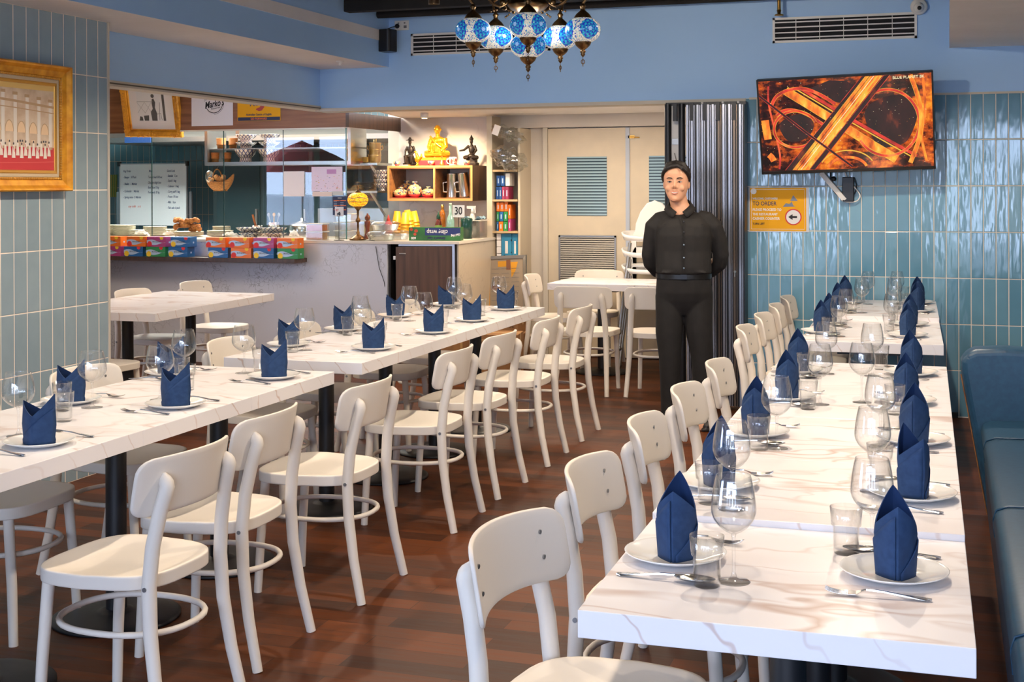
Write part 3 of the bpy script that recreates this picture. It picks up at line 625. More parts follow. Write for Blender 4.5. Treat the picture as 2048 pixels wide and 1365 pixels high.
# ------------------------------------------------------------ television
def make_tv():
    t = empty('television', (-.635, 8.83, 1.935), 'black flat television showing glowing orange motorway loops, tilted on the tiled wall', 'television', rot=(rad(14), rad(-1.6), rad(1)))
    w_, h_ = 1.112, .642
    o = MB().box(-w_/2, 0, -h_/2, w_/2, .045, h_/2).build('case', BLACKP, t); bevel(o, .006)
    b = MB(); bz = .011
    b.box(-w_/2, -.006, h_/2-bz, w_/2, 0, h_/2); b.box(-w_/2, -.006, -h_/2, w_/2, 0, -h_/2+.020); b.box(-w_/2, -.006, -h_/2, -w_/2+bz, 0, h_/2); b.box(w_/2-bz, -.006, -h_/2, w_/2, 0, h_/2)
    b.build('bezel', M('tv_bezel', (30, 26, 22), .3), t)
    m = D.materials.new('screen_picture'); m.use_nodes = True; q = N(m); tc = q.n('TexCoord'); mp = q.n('Mapping', {'Rotation': (0, rad(50), 0), 'Scale': (3, 1, 9)}); q.link(tc.outputs['Object'], mp.inputs[0])
    n1 = q.n('TexNoise', {'Scale': 1.2, 'Detail': 6, 'Roughness': .7}); q.link(tc.outputs['Object'], n1.inputs['Vector']); n1.inputs['Scale'].default_value = 3.2
    n2 = q.n('TexNoise', {'Scale': 3.2, 'Detail': 5}); q.link(mp.outputs[0], n2.inputs['Vector'])
    f = q.math('ADD', q.math('MULTIPLY', n1.outputs[0], .8), q.math('MULTIPLY', n2.outputs[0], .3))
    q.link(q.ramp(f, [(.46, (.008, .003, .003)), (.53, (.05, .008, .006)), (.60, (.6, .09, .01)), (.68, (1, .30, .02)), (.78, (1, .55, .08))]), q.b.inputs['Emission Color'])
    q.b.inputs['Emission Strength'].default_value = .8; q.b.inputs['Base Color'].default_value = (.01, .01, .01, 1); q.b.inputs['Roughness'].default_value = .08
    MB().box(-w_/2+bz, -.003, -h_/2+.02, w_/2-bz, -.001, h_/2-bz).build('screen', m, t)
    def e(n_, c, s_=1.0): return M(n_, (5, 5, 5), .3, emit=c, es=s_*.6)
    def ge(n_, stops, sc_, ys):
        m_ = D.materials.new(n_); m_.use_nodes = True; q_ = N(m_); tc_ = q_.n('TexCoord'); mp_ = q_.n('Mapping', {'Rotation': (0, rad(-47), 0), 'Scale': (ys, 1, 1)}); q_.link(tc_.outputs['Object'], mp_.inputs[0]); nn = q_.n('TexNoise', {'Scale': sc_, 'Detail': 4}); q_.link(mp_.outputs[0], nn.inputs['Vector'])
        q_.link(q_.ramp(nn.outputs[0], stops), q_.b.inputs['Emission Color']); q_.b.inputs['Emission Strength'].default_value = .85; q_.b.inputs['Base Color'].default_value = (.01, .01, .01, 1); return m_
    mats = [ge('glow_orange', [(.3, (.30, .03, .005)), (.48, (1, .20, .015)), (.62, (1, .46, .04)), (.75, (1, .75, .2))], 7, 2.5), e('glow_yellow', (255, 196, 70), 1.1), ge('road_dark', [(.3, (.006, .002, .002)), (.6, (.03, .006, .006)), (.75, (.25, .04, .01))], 6, 2), ge('glow_red', [(.3, (.2, .01, .01)), (.55, (.75, .04, .02)), (.7, (1, .25, .05))], 9, 1), e('glow_white', (255, 240, 190), 1.4)]
    def U(x, y): return (-w_/2+w_*(x-150)/1315, h_/2-h_*(y-118)/735)
    b = MB(); Y = -.0035
    def rd(pts, w0, col, edge=None, k=0):
        pp = [U(*p) for p in pts]; ribbon(b, pp, w0, Y-.0002*k, .0002, col)
        if edge is not None:
            for sg in (-1, 1):
                n = len(pp); q_ = []
                for i, p in enumerate(pp):
                    a = pp[max(i-1, 0)]; c = pp[min(i+1, n-1)]; dx, dz = c[0]-a[0], c[1]-a[1]; l = hypot(dx, dz) or 1; q_.append((p[0]-dz/l*sg*w0/2, p[1]+dx/l*sg*w0/2))
                ribbon(b, q_, .0022, Y-.0002*k-.0003, .0002, edge)
    def strip(xb, xt, hw, col, k, edge=None, yb=826, yt=134):
        def one(x0, x1, h0, c_, kk): b.prism([U(x0-h0, yb), U(x0+h0, yb), U(x1+h0, yt), U(x1-h0, yt)], Y-.0002*kk-.0002, Y-.0002*kk, c_, 'y')
        one(xb, xt, hw, col, k)
        if edge is not None: one(xb-hw, xt-hw, 2.4, edge, k+1); one(xb+hw, xt+hw, 2.4, edge, k+1)
    def el(cx_, cy_, rx, ry, a0, a1, n=30): return [(cx_+rx*cos(rad(a0+(a1-a0)*k/n)), cy_-ry*sin(rad(a0+(a1-a0)*k/n))) for k in range(n+1)]
    def spl(P, n=6):
        o_ = []
        for i in range(len(P)-1):
            a, b2, c, d = P[max(i-1, 0)], P[i], P[i+1], P[min(i+2, len(P)-1)]
            for k in range(n): u = k/n; o_.append(tuple(.5*((2*b2[j])+(-a[j]+c[j])*u+(2*a[j]-5*b2[j]+4*c[j]-d[j])*u*u+(-a[j]+3*b2[j]-3*c[j]+d[j])*u**3) for j in (0, 1)))
        return o_+[P[-1]]
    b.prism([U(1150+(185+22*sin(3*a))*cos(a), 480-(215+25*sin(2*a+1))*sin(a)) for a in [2*pi*k/40 for k in range(40)]][::-1], Y-.0002, Y, 2, 'y'); b.prism([U(440+(130+8*sin(3*a))*cos(a), 500-(105+10*sin(2*a))*sin(a)) for a in [2*pi*k/36 for k in range(36)]][::-1], Y-.0002, Y, 2, 'y')
    b.prism([U(700, 300), U(560, 200), U(700, 150), U(830, 160), U(900, 210), U(800, 330)][::-1], Y-.0002, Y, 2, 'y')
    rd([(370, 210), (560, 340), (760, 480), (1000, 650), (1180, 770)], .055, 0, 1, 1); rd([(430, 190), (800, 440), (1080, 620), (1300, 760)], .008, 1, None, 3); rd([(470, 190), (840, 440), (1120, 620), (1330, 750)], .020, 3, None, 2)
    rd(el(430, 510, 165, 140, 20, 350, 50), .016, 3, 1, 4); rd(spl([(250, 330), (300, 250), (400, 205), (520, 205), (640, 260), (740, 330)]), .020, 3, 0, 4); rd(spl([(290, 400), (350, 362), (440, 365), (540, 410), (640, 480)]), .018, 3, 0, 4)
    rd(el(1120, 490, 235, 250, -150, 110, 60), .018, 3, 1, 4); rd(spl([(1300, 140), (1350, 300), (1370, 450), (1350, 620), (1280, 800)]), .026, 0, 1, 6); rd(spl([(1390, 140), (1400, 400), (1370, 600), (1400, 790)]), .016, 0, None, 6)
    rd(el(810, 838, 150, 98, 15, 165), .018, 0, 3, 4); rd(el(810, 838, 210, 150, 25, 155), .008, 1, None, 4); rd(spl([(240, 170), (235, 300), (265, 480), (300, 700), (290, 815)]), .012, 3, None, 4); rd(spl([(200, 430), (205, 500), (215, 580)]), .05, 0, None, 4); rd(spl([(215, 700), (235, 720), (250, 750)]), .04, 0, None, 4)
    strip(365, 975, 30, 2, 7, 3); strip(545, 1130, 22, 2, 7, 3); strip(455, 1035, 62, 0, 9, 1); strip(455, 1035, 2.6, 4, 11); strip(480, 1062, 9, 1, 11); strip(425, 1005, 2.5, 2, 11)
    rd([(165, 240), (500, 530), (850, 815)], .014, 2, 3, 13)
    rr = random.Random(5)
    for k in range(190):
        x, y = rr.uniform(170, 1440), rr.uniform(145, 815); p = U(x, y); s_ = rr.uniform(.0010, .0024); b.cur = rr.choice((1, 4, 4, 0)); b.box(p[0]-s_, Y-.0036, p[1]-s_*.6, p[0]+s_, Y-.0034, p[1]+s_*.6)
    b.cur = 0
    b.build('picture_roads', mats, t)
    text('BLUE PLANET 8K', .026, mats[4], t, (.405, -.0075, .288)); text('SONY', .012, M('grey_logo', (150, 150, 150), .4), t, (.02, -.0068, -.311))
    return t
make_tv()
t = empty('television_bracket', (-.635, 9.13, 1.9), 'white wall arm carrying the television, its lower strut showing', 'bracket')
MB().box(-.12, -.02, -.15, .12, 0, .15).box(-.04, -.24, -.05, .04, -.02, .05).build('wall_plate', WHITE, t)
p0, p1 = at(1642, 345, 'y', 9.08), at(1690, 400, 'y', 9.10)
o = MB().tube([p0-t.location, p1-t.location], .022, 4, smooth=False).build('strut', WHITE, t)
t = empty('power_supply', tuple(at(1697, 378, 'y', 9.13)), 'black power supply box with looped cables on tiles below the television', 'power supply')
o = MB().box(-.038, -.045, -.085, .038, 0, .08).build('box', BLACKP, t); bevel(o, .005)
def cable(name, pts, r, mat, parent, base):
    V = [at(x, y, 'y', 9.10)-base for x, y in pts]; P2 = []
    for i in range(len(V)-1):
        a, b_, c, d = V[max(i-1, 0)], V[i], V[i+1], V[min(i+2, len(V)-1)]
        for k in range(5): u = k/5; P2.append(.5*((2*b_)+(-a+c)*u+(2*a-5*b_+4*c-d)*u*u+(-a+3*b_-3*c+d)*u**3))
    P2.append(V[-1]); return MB().tube(P2, r, 6).build(name, mat, parent)
B0 = Vector(t.location)
cable('black_cable', [(1661, 345), (1662, 370), (1672, 388), (1688, 396), (1705, 392), (1713, 375), (1708, 355)], .0042, BLACKP, t, B0)
cable('white_cable', [(1690, 345), (1698, 365), (1712, 378), (1720, 392), (1712, 403), (1694, 404), (1682, 400)], .0048, WHITE, t, B0)
MB().sphere(at(1667, 358, 'y', 9.09)-B0, .018).build('plug', BLACKP, t)

# ------------------------------------------------------------ order sign
def sheet(name, px0, py0, px1, py1, ax, v, mat, label, cat='sign', th=.002, group=None):
    a = at(px0, py0, ax, v); c = at(px1, py1, ax, v); w_ = c.x-a.x; h_ = a.z-c.z
    t = empty(name, ((a.x+c.x)/2, v, (a.z+c.z)/2), label, cat, group=group); MB().box(-w_/2, -th, -h_/2, w_/2, 0, h_/2).build('sheet', mat, t); return t, w_, h_
t, w_, h_ = sheet('order_sign', 1497, 375, 1618, 465, 'y', WY-.001, M('film_edge', (206, 206, 208), .3), 'yellow laminated order sign with round arrow, taped on the tiles under the television')
MB().box(-w_/2+.01, -.003, -h_/2+.008, w_/2-.018, -.0021, h_/2-.004).build('printed_face', YEL, t)
y = -.0034
b = MB(); ribbon(b, [(-w_/2+.02, h_/2-.016), (w_/2-.03, h_/2-.016), (w_/2-.03, -h_/2+.02), (-w_/2+.02, -h_/2+.02), (-w_/2+.02, h_/2-.016)], .0025, y, .0002); b.build('white_border', WHITE, t)
for s_, z, sz, mt in (('WELCOME, CUSTOMERS', .076, .018, WHITE), ('TO ORDER', .041, .038, NAVY), ('PLEASE PROCEED TO', -.001, .024, WHITE), ('THE RESTAURANT', -.032, .024, WHITE), ('CASHIER COUNTER', -.062, .024, WHITE), ('TURN LEFT', -.098, .019, INK)):
    text(s_, sz, mt, t, (-w_/2+.028, y, z), al='LEFT', bold=.0006, sx=.86)
b = MB(); b.prism(arc2 := [(.10+.056*cos(2*pi*k/30), -.05+.056*sin(2*pi*k/30)) for k in range(30)], y-.0006, y, ax='y'); b.cur = 1; b.prism([(.10+.048*cos(2*pi*k/30), -.05+.048*sin(2*pi*k/30)) for k in range(30)], y-.001, y-.0005, ax='y'); b.cur = 2; b.prism([(.065, -.05), (.095, -.03), (.095, -.043), (.125, -.043), (.125, -.057), (.095, -.057), (.095, -.07)], y-.0014, y-.0009, ax='y')
b.build('arrow_badge', [REDI, WHITE, INK], t)
b = MB(); b.prism([(-w_/2+.035+.02*cos(2*pi*k/24), h_/2-.027+.02*sin(2*pi*k/24)) for k in range(24)], y-.0006, y, ax='y'); b.build('round_logo', WHITE, t); b = MB(); b.prism([(.03, .02), (.05, .045), (.075, .04), (.09, .055), (.10, .03), (.115, .022)], y-.0006, y, ax='y'); b.prism([(.08, .06), (.10, .10), (.13, .06)], y-.0006, y, ax='y')
b.build('people_drawing', M('grey_drawing', (120, 130, 150), .5), t)

# ------------------------------------------------------------ folding door stack
t = empty('folding_door', (-1.58, 9.06, 0), 'folded stack of narrow aluminium and black door leaves beside the tiled wall', 'folding door')
ALU = M('aluminium', (168, 168, 174), .32, .85); ALU2 = M('bronze_aluminium', (120, 104, 90), .35, .8)
x = -.115
k = 0
for k in range(11):
    x0 = -.128+k*.0362; m_ = MB(); yo = -.02*(k % 2)
    m_.box(x0, -.10+yo, .03, x0+.014, .06, 2.09); m_.cur = 1; m_.box(x0+.014, -.085+yo, .03, x0+.021, .05, 2.08); m_.cur = 0; m_.box(x0+.021, -.105+yo, .03, x0+.026, .05, 2.085); m_.cur = 1; m_.box(x0+.026, -.09+yo, .03, x0+.0362, .05, 2.09)
    m_.build('door_leaf', [ALU if k not in (6, 9) else ALU2, BLACKP], t)
for dx in (-.262, -.165): MB().tube([(dx, -.06, .02), (dx, -.06, 2.10)], .024, 10).build('rubber_post', BLACKP, t)
MB().box(-.243, -.04, .03, -.185, .0, 2.09).build('white_panel', WHITE, t); MB().box(-.24, -.05, 1.82, -.19, -.039, 1.86).cyl((-.22, -.05, 1.76), (-.20, -.07, 1.70), .004, n=6).build('latch', BRUSH, t)
b = MB(); b.box(-.285, -.03, 2.085, .27, .06, 2.112)
for dx in (-.215, -.10, -.01, .08, .19): b.box(dx, -.13, 1.98, dx+.028, -.10, 2.10)
b.build('top_track', BLACKP, t)
for dx in (-.01, .13, .235): MB().sphere((dx, -.135, 2.10), .009, 8, 6).build('roller', WHITE, t)
MB().cyl((.21, -.12, .95), (.21, -.14, .95), .008, n=10).cyl((.21, -.14, .955), (.21, -.14, .915), .004, n=6).build('lock', BRUSH, t)

# ------------------------------------------------------------ double doors
def door(name, px0, px1, win, flip=False):
    a = at(px0, 267, 'y', AY-.05); c = at(px1, 267, 'y', AY-.05); x0, x1 = a.x, c.x
    o = struct(MB().box(x0, AY-.05, .01, x1, AY-.005, 2.05).build(name, DOORM)); w0 = at(win[0], win[1], 'y', AY-.05); w1 = at(win[2], win[3], 'y', AY-.05)
    m = M(name+'_glass', (120, 156, 172), .12, spec=.8); q = N(m); g = q.n('NewGeometry'); sp = q.n('SeparateXYZ', {0: g.outputs['Position']})
    fz = q.math('FRACT', q.math('DIVIDE', sp.outputs[2], .027)); st = q.math('GREATER_THAN', fz, .62); q.link(q.mix(st, srgb((150, 176, 186)), srgb((44, 62, 72))), q.b.inputs['Base Color'])
    wn_ = struct(MB().box(w0.x, AY-.055, w1.z, w1.x, AY-.0495, w0.z).build('window_2' if flip else 'window_3', m), 'door window with frosted stripes'); return x0, x1
MB_ = struct(MB().box(at(1086, 300, 'y', AY-.06).x, AY-.065, 0, at(1095, 300, 'y', AY-.06).x, AY, 2.06).build('trim_9', TRIM))
door('door_1', 1096, 1251, (1134, 314, 1214, 432)); xx = door('door_2', 1259, 1420, (1298, 312, 1392, 436), True)
a = at(1251, 300, 'y', AY-.06); c = at(1259, 300, 'y', AY-.06); struct(MB().box(a.x, AY-.062, .01, c.x, AY-.04, 2.05).build('trim_10', M('grey_door_edge', (176, 184, 196), .4)))
t = empty('door_bolt', tuple(at(1263, 274, 'y', AY-.05)), 'brass sliding bolt at the top of the right cream door', 'bolt')
MB().box(-.03, -.012, -.012, .03, 0, .012).build('plate', BRASS, t); MB().cyl((-.01, -.014, 0), (.075, -.014, -.006), .005, n=8).build('rod', BRASS, t)
t = empty('door_grille', tuple(at(1175, 517, 'y', AY-.05)), 'grey metal louvre grille in the lower left cream door', 'grille'); t.location.z = .86
w_ = .265; h_ = .23; b = MB()
for q_ in ((-w_, -h_, w_, -h_+.016), (-w_, h_-.016, w_, h_), (-w_, -h_, -w_+.016, h_), (w_-.016, -h_, w_, h_)): b.box(q_[0], -.014, q_[1], q_[2], 0, q_[3])
b.build('frame', BRUSH, t); b = MB()
for k in range(23): z = -h_+.02+k*.019; b.add([(-w_+.014, -.002, z+.012), (w_-.014, -.002, z+.012), (w_-.014, -.016, z), (-w_+.014, -.016, z), (-w_+.014, 0, z+.014), (w_-.014, 0, z+.014)], [(0, 1, 2, 3), (4, 5, 2, 3)], False)
b.box(-w_+.012, -.001, -h_+.012, w_-.012, -.0005, h_-.012, 1); b.build('slats', [M('louvre', (190, 184, 172), .4), M('louvre_dark', (70, 64, 56), .6)], t)

# ------------------------------------------------------------ wall fittings
def vent(px0, py0, px1, py1, label):
    a = at(px0, py0, 'y', WY-.01); c = at(px1, py1, 'y', WY-.01); w_ = (c.x-a.x)/2; h_ = (a.z-c.z)/2
    t = empty('air_vent', ((a.x+c.x)/2, WY, (a.z+c.z)/2), label, 'vent', group='air conditioning vents in the blue wall'); b = MB(); e = .016
    for q_ in ((-w_, -h_, w_, -h_+e), (-w_, h_-e, w_, h_), (-w_, -h_, -w_+e, h_), (w_-e, -h_, w_, h_)): b.box(q_[0], -.014, q_[1], q_[2], 0, q_[3])
    b.build('frame', WHITE, t); MB().box(-w_+.01, -.002, -h_+.01, w_-.01, 0, h_-.01).build('recess', M('vent_dark', (20, 20, 24), .8), t)
    for k in range(4): z = -h_+e+(2*h_-2*e)*(k+.5)/4; MB().box(-w_+e, -.013, z-.004, w_-e, -.003, z+.004).build('slat', WHITE, t)
    for k in range(1, 6): x = -w_+2*w_*k/6; MB().box(x-.002, -.0145, -h_+e, x+.002, -.008, h_-e).build('divider', WHITE, t)
vent(822, 68, 1100, 101, 'white slatted air vent behind the lamp cluster'); vent(1545, 36, 1834, 76, 'white slatted air vent above the television')
t = empty('security_camera', tuple(at(1838, 14, 'y', WY)), 'small white dome security camera by the right bulkhead', 'camera'); MB().lathe([(0, 0), (.055, 0), (.055, .03), (.045, .045), (0, .045)], 20).build('base', WHITE, t, rot=(rad(90), 0, 0)); MB().sphere((0, -.05, -.01), .034).build('ball', WHITE, t); MB().sphere((.004, -.078, -.016), .014).build('lens', BLACKP, t)
t = empty('sprinkler', tuple(at(1558, 14, 'y', 9.0)), 'small brass sprinkler hanging from the black ceiling', 'sprinkler'); MB().cyl((0, 0, -.03), (0, 0, CEIL-t.location.z), .012).lathe([(0, -.06), (.03, -.058), (.03, -.052), (.01, -.045), (.016, -.02), (0, -.02)], 14).build('head', BRASS, t)
t = empty('power_point', tuple(at(804, 51, 'y', WY)), 'white double power point above the left vent', 'power point'); o = MB().box(-.058, -.01, -.037, .058, 0, .037).build('plate', WHITE, t); bevel(o, .004)
MB().box(.018, -.012, -.022, .042, -.0095, -.002).box(-.03, -.013, .012, -.018, -.0095, .022).box(.02, -.013, .012, .032, -.0095, .022).build('sockets', M('grey_holes', (120, 120, 124), .5), t); MB().sphere((-.03, -.022, -.006), .018).build('plug', BLACKP, t)
t = empty('wall_speaker', tuple(at(776, 84, 'y', 9.0)), 'black wall speaker on a swivel bracket in the blue corner', 'speaker', rotz=rad(-12))
o = MB().rbox(-.055, -.07, -.075, .06, .05, .09, .03, 5).build('cabinet', BLACKP, t); bevel(o, .004); MB().box(-.115, -.02, -.03, -.095, .08, .055).cyl((-.1, 0, .0), (-.05, 0, 0), .02).build('bracket', BLACKP, t)
V = [at(x, y, 'y', 9.08)-Vector(t.location) for x, y in ((797, 52), (785, 54), (772, 59), (764, 63), (758, 70), (757, 82), (756, 100))]; MB().tube([Matrix.Rotation(rad(12), 3, 'Z') @ v for v in V], .003, 6).build('cable', BLACKP, t)
t = empty('smoke_detector', tuple(at(680, 122, 'z', 2.437)), 'small white sprinkler rose under the left bulkhead', 'sprinkler'); MB().lathe([(0, 0), (.03, 0), (.03, -.006), (.012, -.012), (.012, -.03), (.02, -.034), (0, -.036)], 16).build('rose', WHITE, t)

# ------------------------------------------------------------ lamp cluster
def globe_mat(name, s_=2.2):
    m = D.materials.new(name); m.use_nodes = True; q = N(m); tc = q.n('TexCoord'); sp = q.n('SeparateXYZ', {0: tc.outputs['Object']})
    ang = q.math('ARCTAN2', sp.outputs[1], sp.outputs[0]); sec = q.math('MULTIPLY', ang, 4/(2*pi)); cell = q.math('ROUND', sec); da = q.math('MULTIPLY', q.math('SUBTRACT', sec, cell), 2*pi/4)
    u = q.math('MULTIPLY', da, .066); rr = q.math('SQRT', q.math('ADD', q.math('MULTIPLY', u, u), q.math('MULTIPLY', sp.outputs[2], sp.outputs[2]))); th = q.math('ARCTAN2', sp.outputs[2], u)
    ring = q.math('MULTIPLY', rr, 1/.0068); a2 = q.math('MULTIPLY', th, 16/(2*pi)); ri = q.math('FLOOR', ring); ai = q.math('FLOOR', q.math('ADD', a2, q.math('MULTIPLY', ri, .5)))
    par = q.math('MODULO', q.math('ABSOLUTE', q.math('ADD', ai, ri)), 3); med = q.ramp(q.math('DIVIDE', par, 3), [(0, srgb((30, 60, 200))), (.3, srgb((40, 190, 220))), (.6, srgb((20, 120, 200)))], 'CONSTANT')
    vo = q.n('TexVoronoi', {'Scale': 260}); q.link(tc.outputs['Object'], vo.inputs['Vector']); hs = q.n('SeparateColor', {0: vo.outputs['Color']})
    spk = q.ramp(hs.outputs[0], [(0, srgb((255, 246, 224))), (.62, srgb((230, 230, 220))), (.74, srgb((60, 90, 190))), (.86, srgb((80, 190, 210))), (.93, srgb((255, 250, 235)))], 'CONSTANT')
    c = q.mix(q.math('LESS_THAN', rr, .039), spk, med); c = q.mix(q.math('LESS_THAN', rr, .008), c, srgb((170, 210, 255)))
    ge = q.n('TexVoronoi', {'Scale': 260}, feature='DISTANCE_TO_EDGE'); q.link(tc.outputs['Object'], ge.inputs['Vector']); gr = q.math('GREATER_THAN', ge.outputs[0], .08)
    c = q.mix(q.math('MAXIMUM', gr, .45), srgb((70, 64, 60)), c); q.link(c, q.b.inputs['Base Color']); q.link(c, q.b.inputs['Emission Color']); q.b.inputs['Emission Strength'].default_value = s_; q.b.inputs['Roughness'].default_value = .15
    return m
GLM = globe_mat('blue_mosaic_glass', .27)
GS = [(0, -.074), (.030, -.0525), (.050, -.041), (.064, -.022), (.0705, 0), (.064, .022), (.050, .041), (.030, .0525), (0, .058)]
def lamp_parts(t, c, cat_rot=0, mat=None):
    g_ = D.objects.new('pendant', None); COL.objects.link(g_); g_.parent = t; g_.location = c; g_.rotation_euler = (0, 0, cat_rot)
    prof = [(.0705*cos(a)**.9 if abs(cos(a)) > 1e-6 else 0, .052*sin(a)) for a in [-pi/2+pi*k/24 for k in range(25)]]; prof[0] = (0, -.052); prof[-1] = (0, .052)
    MB().lathe(prof, 36).build('mosaic_globe', mat or GLM, g_)
    MB().lathe([(.036, .044), (.033, .052), (.026, .062), (.015, .072), (.009, .077), (.009, .087), (.013, .092), (.009, .098), (.005, .104), (0, .106)], 22).build('cap', BRONZE, g_)
    MB().lathe([(.033, -.044), (.0335, -.048), (.028, -.060), (.018, -.070), (.009, -.076), (.009, -.080), (.012, -.085), (.007, -.091), (.009, -.096), (.004, -.103), (0, -.106)], 22).build('finial', BRONZE, g_)
    b = MB(); b.tube([(0, 0, -.105), (0, 0, -.116)], .0012, 5); b.tube([(.0075*cos(2*pi*k/14), 0, -.124+.0085*sin(2*pi*k/14)) for k in range(14)], .0016, 5, closed=True); b.tube([(0, 0, -.116), (0, 0, -.142)], .0016, 5); b.build('charm', BRONZE, g_)
    return g_
CX, CY, CZ = -1.575, 4.956, 2.146
t = empty('mosaic_chandelier', (CX, CY, CZ), 'bronze chandelier with six blue and white mosaic glass globes over the aisle', 'chandelier')
MB().lathe([(0, .07), (.03, .072), (.07, .092), (.082, .105), (.082, .112), (.072, .116), (.074, .135), (.06, .15), (.03, .165), (.018, .19), (.018, .24), (.028, .26), (.018, .28), (.010, .30), (.010, .60), (.05, .62), (.06, .70), (0, .714)], 30).build('hub', BRONZE, t)
vd = atan2(-CY, -CX)   # towards the street side
for k in range(5):
    a = vd+2*pi*k/5; dx, dy = cos(a), sin(a); r = .225; zz = 0
    p = [(dx*.06, dy*.06, .14), (dx*.11, dy*.11, .10), (dx*.15, dy*.15, .115), (dx*.19, dy*.19, .155), (dx*.235, dy*.235, .150), (dx*.24, dy*.24, .125), (dx*r, dy*r, .104)]
    P2 = []
    for i in range(len(p)-1):
        A_, B_, C_, D_ = [Vector(p[min(max(j, 0), len(p)-1)]) for j in (i-1, i, i+1, i+2)]
        for kk in range(4): u = kk/4; P2.append(.5*((2*B_)+(-A_+C_)*u+(2*A_-5*B_+4*C_-D_)*u*u+(-A_+3*B_-3*C_+D_)*u**3))
    P2.append(Vector(p[-1])); b = MB(); b.tube(P2, .0052, 8)
    for s0, s1, rr in ((.10, .092, .018), (.20, .165, .016), (.25, .145, .014)):
        b.tube([(dx*(s0+rr*(1-q_/14)*cos(q_*.5)), dy*(s0+rr*(1-q_/14)*cos(q_*.5)), s1+rr*(1-q_/14)*sin(q_*.5)) for q_ in range(12)], .0034, 6)
    for q_ in range(3): b.sphere((dx*(.13+.012*q_), dy*(.13+.012*q_), .085-.004*q_), .0045, 6, 5)
    b.sphere((dx*.105, dy*.105, .115), .012, 8, 6)
    b.build('arm', BRONZE, t); lamp_parts(t, (dx*r, dy*r, zz), a+(.3 if k else .78)+.4*k)
lamp_parts(t, (0, 0, -.052), vd+.9)
pl = D.lights.new('bulb', 'POINT'); pl.energy = 5; pl.color = (.8, .9, 1); pl.shadow_soft_size = .1; o = D.objects.new('chandelier_bulb', pl); COL.objects.link(o); o.location = (CX, CY, CZ+.02)

# ------------------------------------------------------------ framed pictures
def frame_profile(w_, h_, prof, mat, t, name, closed=True):
    """mitred moulding around (w,h) opening; prof = [(outward, height towards the room)]"""
    b = MB(); n = len(prof); v = []
    for sx, sz in ((-1, -1), (1, -1), (1, 1), (-1, 1)):
        for o_, hh in prof: v.append((sx*(w_/2+o_), -hh, sz*(h_/2+o_)))
    f = [(k*n+i, k*n+i+1, ((k+1) % 4)*n+i+1, ((k+1) % 4)*n+i) for k in range(4) for i in range(n-1)]
    return b.add(v, f, False).build(name, mat, t)
t = empty('gilt_framed_painting', (-4.338, 5.22, 1.838), 'large gold framed palace picture with red carpet on the tiled pillar', 'picture', rotz=rad(90))
fw, fh = .80, .43
MB().box(-fw/2-.10, -.012, -fh/2-.07, fw/2+.10, 0, fh/2+.07).build('backing', M('frame_back', (90, 60, 30), .7), t)
frame_profile(fw, fh, [(-.004, .010), (0, .022), (.012, .024), (.016, .020)], GOLDB, t, 'inner_moulding'); frame_profile(fw, fh, [(.016, .02), (.03, .022), (.034, .020)], M('linen_slip', (206, 184, 150), .7), t, 'slip')
frame_profile(fw, fh, [(.034, .022), (.046, .026), (.050, .030), (.075, .036), (.090, .052), (.098, .056), (.104, .050), (.106, .0), (.03, 0)], GOLD, t, 'outer_moulding')
b = MB()
for sx in (-1, 1):
    for k in range(38): b.sphere((sx*(fw/2+.040), -.027, -fh/2-.04+k*(fh+.08)/37), .0062, 6, 4)
for sz in (-1, 1):
    for k in range(68): b.sphere((-fw/2-.04+k*(fw+.08)/67, -.027, sz*(fh/2+.040)), .0062, 6, 4)
b.build('beading', GOLDB, t)
cm = noise_mat('palace_print', (226, 204, 178), (206, 176, 146), 14, .5, gen='Object')
MB().box(-fw/2, -.016, -fh/2, fw/2, -.012, fh/2).build('print', cm, t)
b = MB(); y = -.0165
b.box(-fw/2, y, -fh/2, fw/2, -.016, -fh/2+.115, 0)
def band(x0, z0, x1, z1, c_, k=0): b.box(x0, y-.0002-.0002*k, z0, x1, -.016, z1, c_)
for k in range(9):
    x = fw/2-.03-k*.088; hgt = .235+.008*k
    band(x-.012, -fh/2+.11, x+.012, -fh/2+.11+hgt, 1, 1); band(x-.017, -fh/2+.11+hgt, x+.017, -fh/2+.125+hgt, 5, 2); band(x-.016, -fh/2+.105, x+.016, -fh/2+.118, 5, 2)
    if k < 8:
        cx_ = x-.044; b.cur = 2; b.prism([(cx_+.030*cos(pi*j/12), -.035+.003*k+.055*sin(pi*j/12)) for j in range(13)], y-.0005, -.016, ax='y'); b.cur = 5
        ribbon(b, [(cx_+.030*cos(pi*j/12), -.035+.003*k+.055*sin(pi*j/12)) for j in range(13)], .004, y-.0007, .0002); band(cx_-.013, -fh/2+.14, cx_+.013, -.065, 3 if k % 2 == 0 else 2, 3); band(cx_-.002, -fh/2+.14, cx_+.002, -.065, 1, 4)
b.cur = 5; ribbon(b, [(fw/2, .105), (.1, .125), (-fw/2, .15)], .012, y-.0008, .0002); ribbon(b, [(fw/2, .075), (.1, .092), (-fw/2, .11)], .005, y-.0008, .0002); band(-fw/2, fh/2-.028, fw/2, fh/2, 6, 1)
for k in range(26):
    x = -fw/2+.02+k*.0295; z = -fh/2+.06+.012*(k % 2); b.cur = 4; b.prism([(x-.013, z), (x+.013, z), (x+.008, z+.045), (x+.007, z+.062), (x-.007, z+.062), (x-.008, z+.045)], y-.0016, y-.001, ax='y'); b.cur = 3; b.prism([(x+.005*cos(2*pi*j/8), z+.070+.006*sin(2*pi*j/8)) for j in range(8)], y-.0016, y-.001, ax='y')
    if k % 3 == 1: b.cur = 0; ribbon(b, [(x-.006, z+.058), (x+.006, z+.03)], .003, y-.0018, .0002)
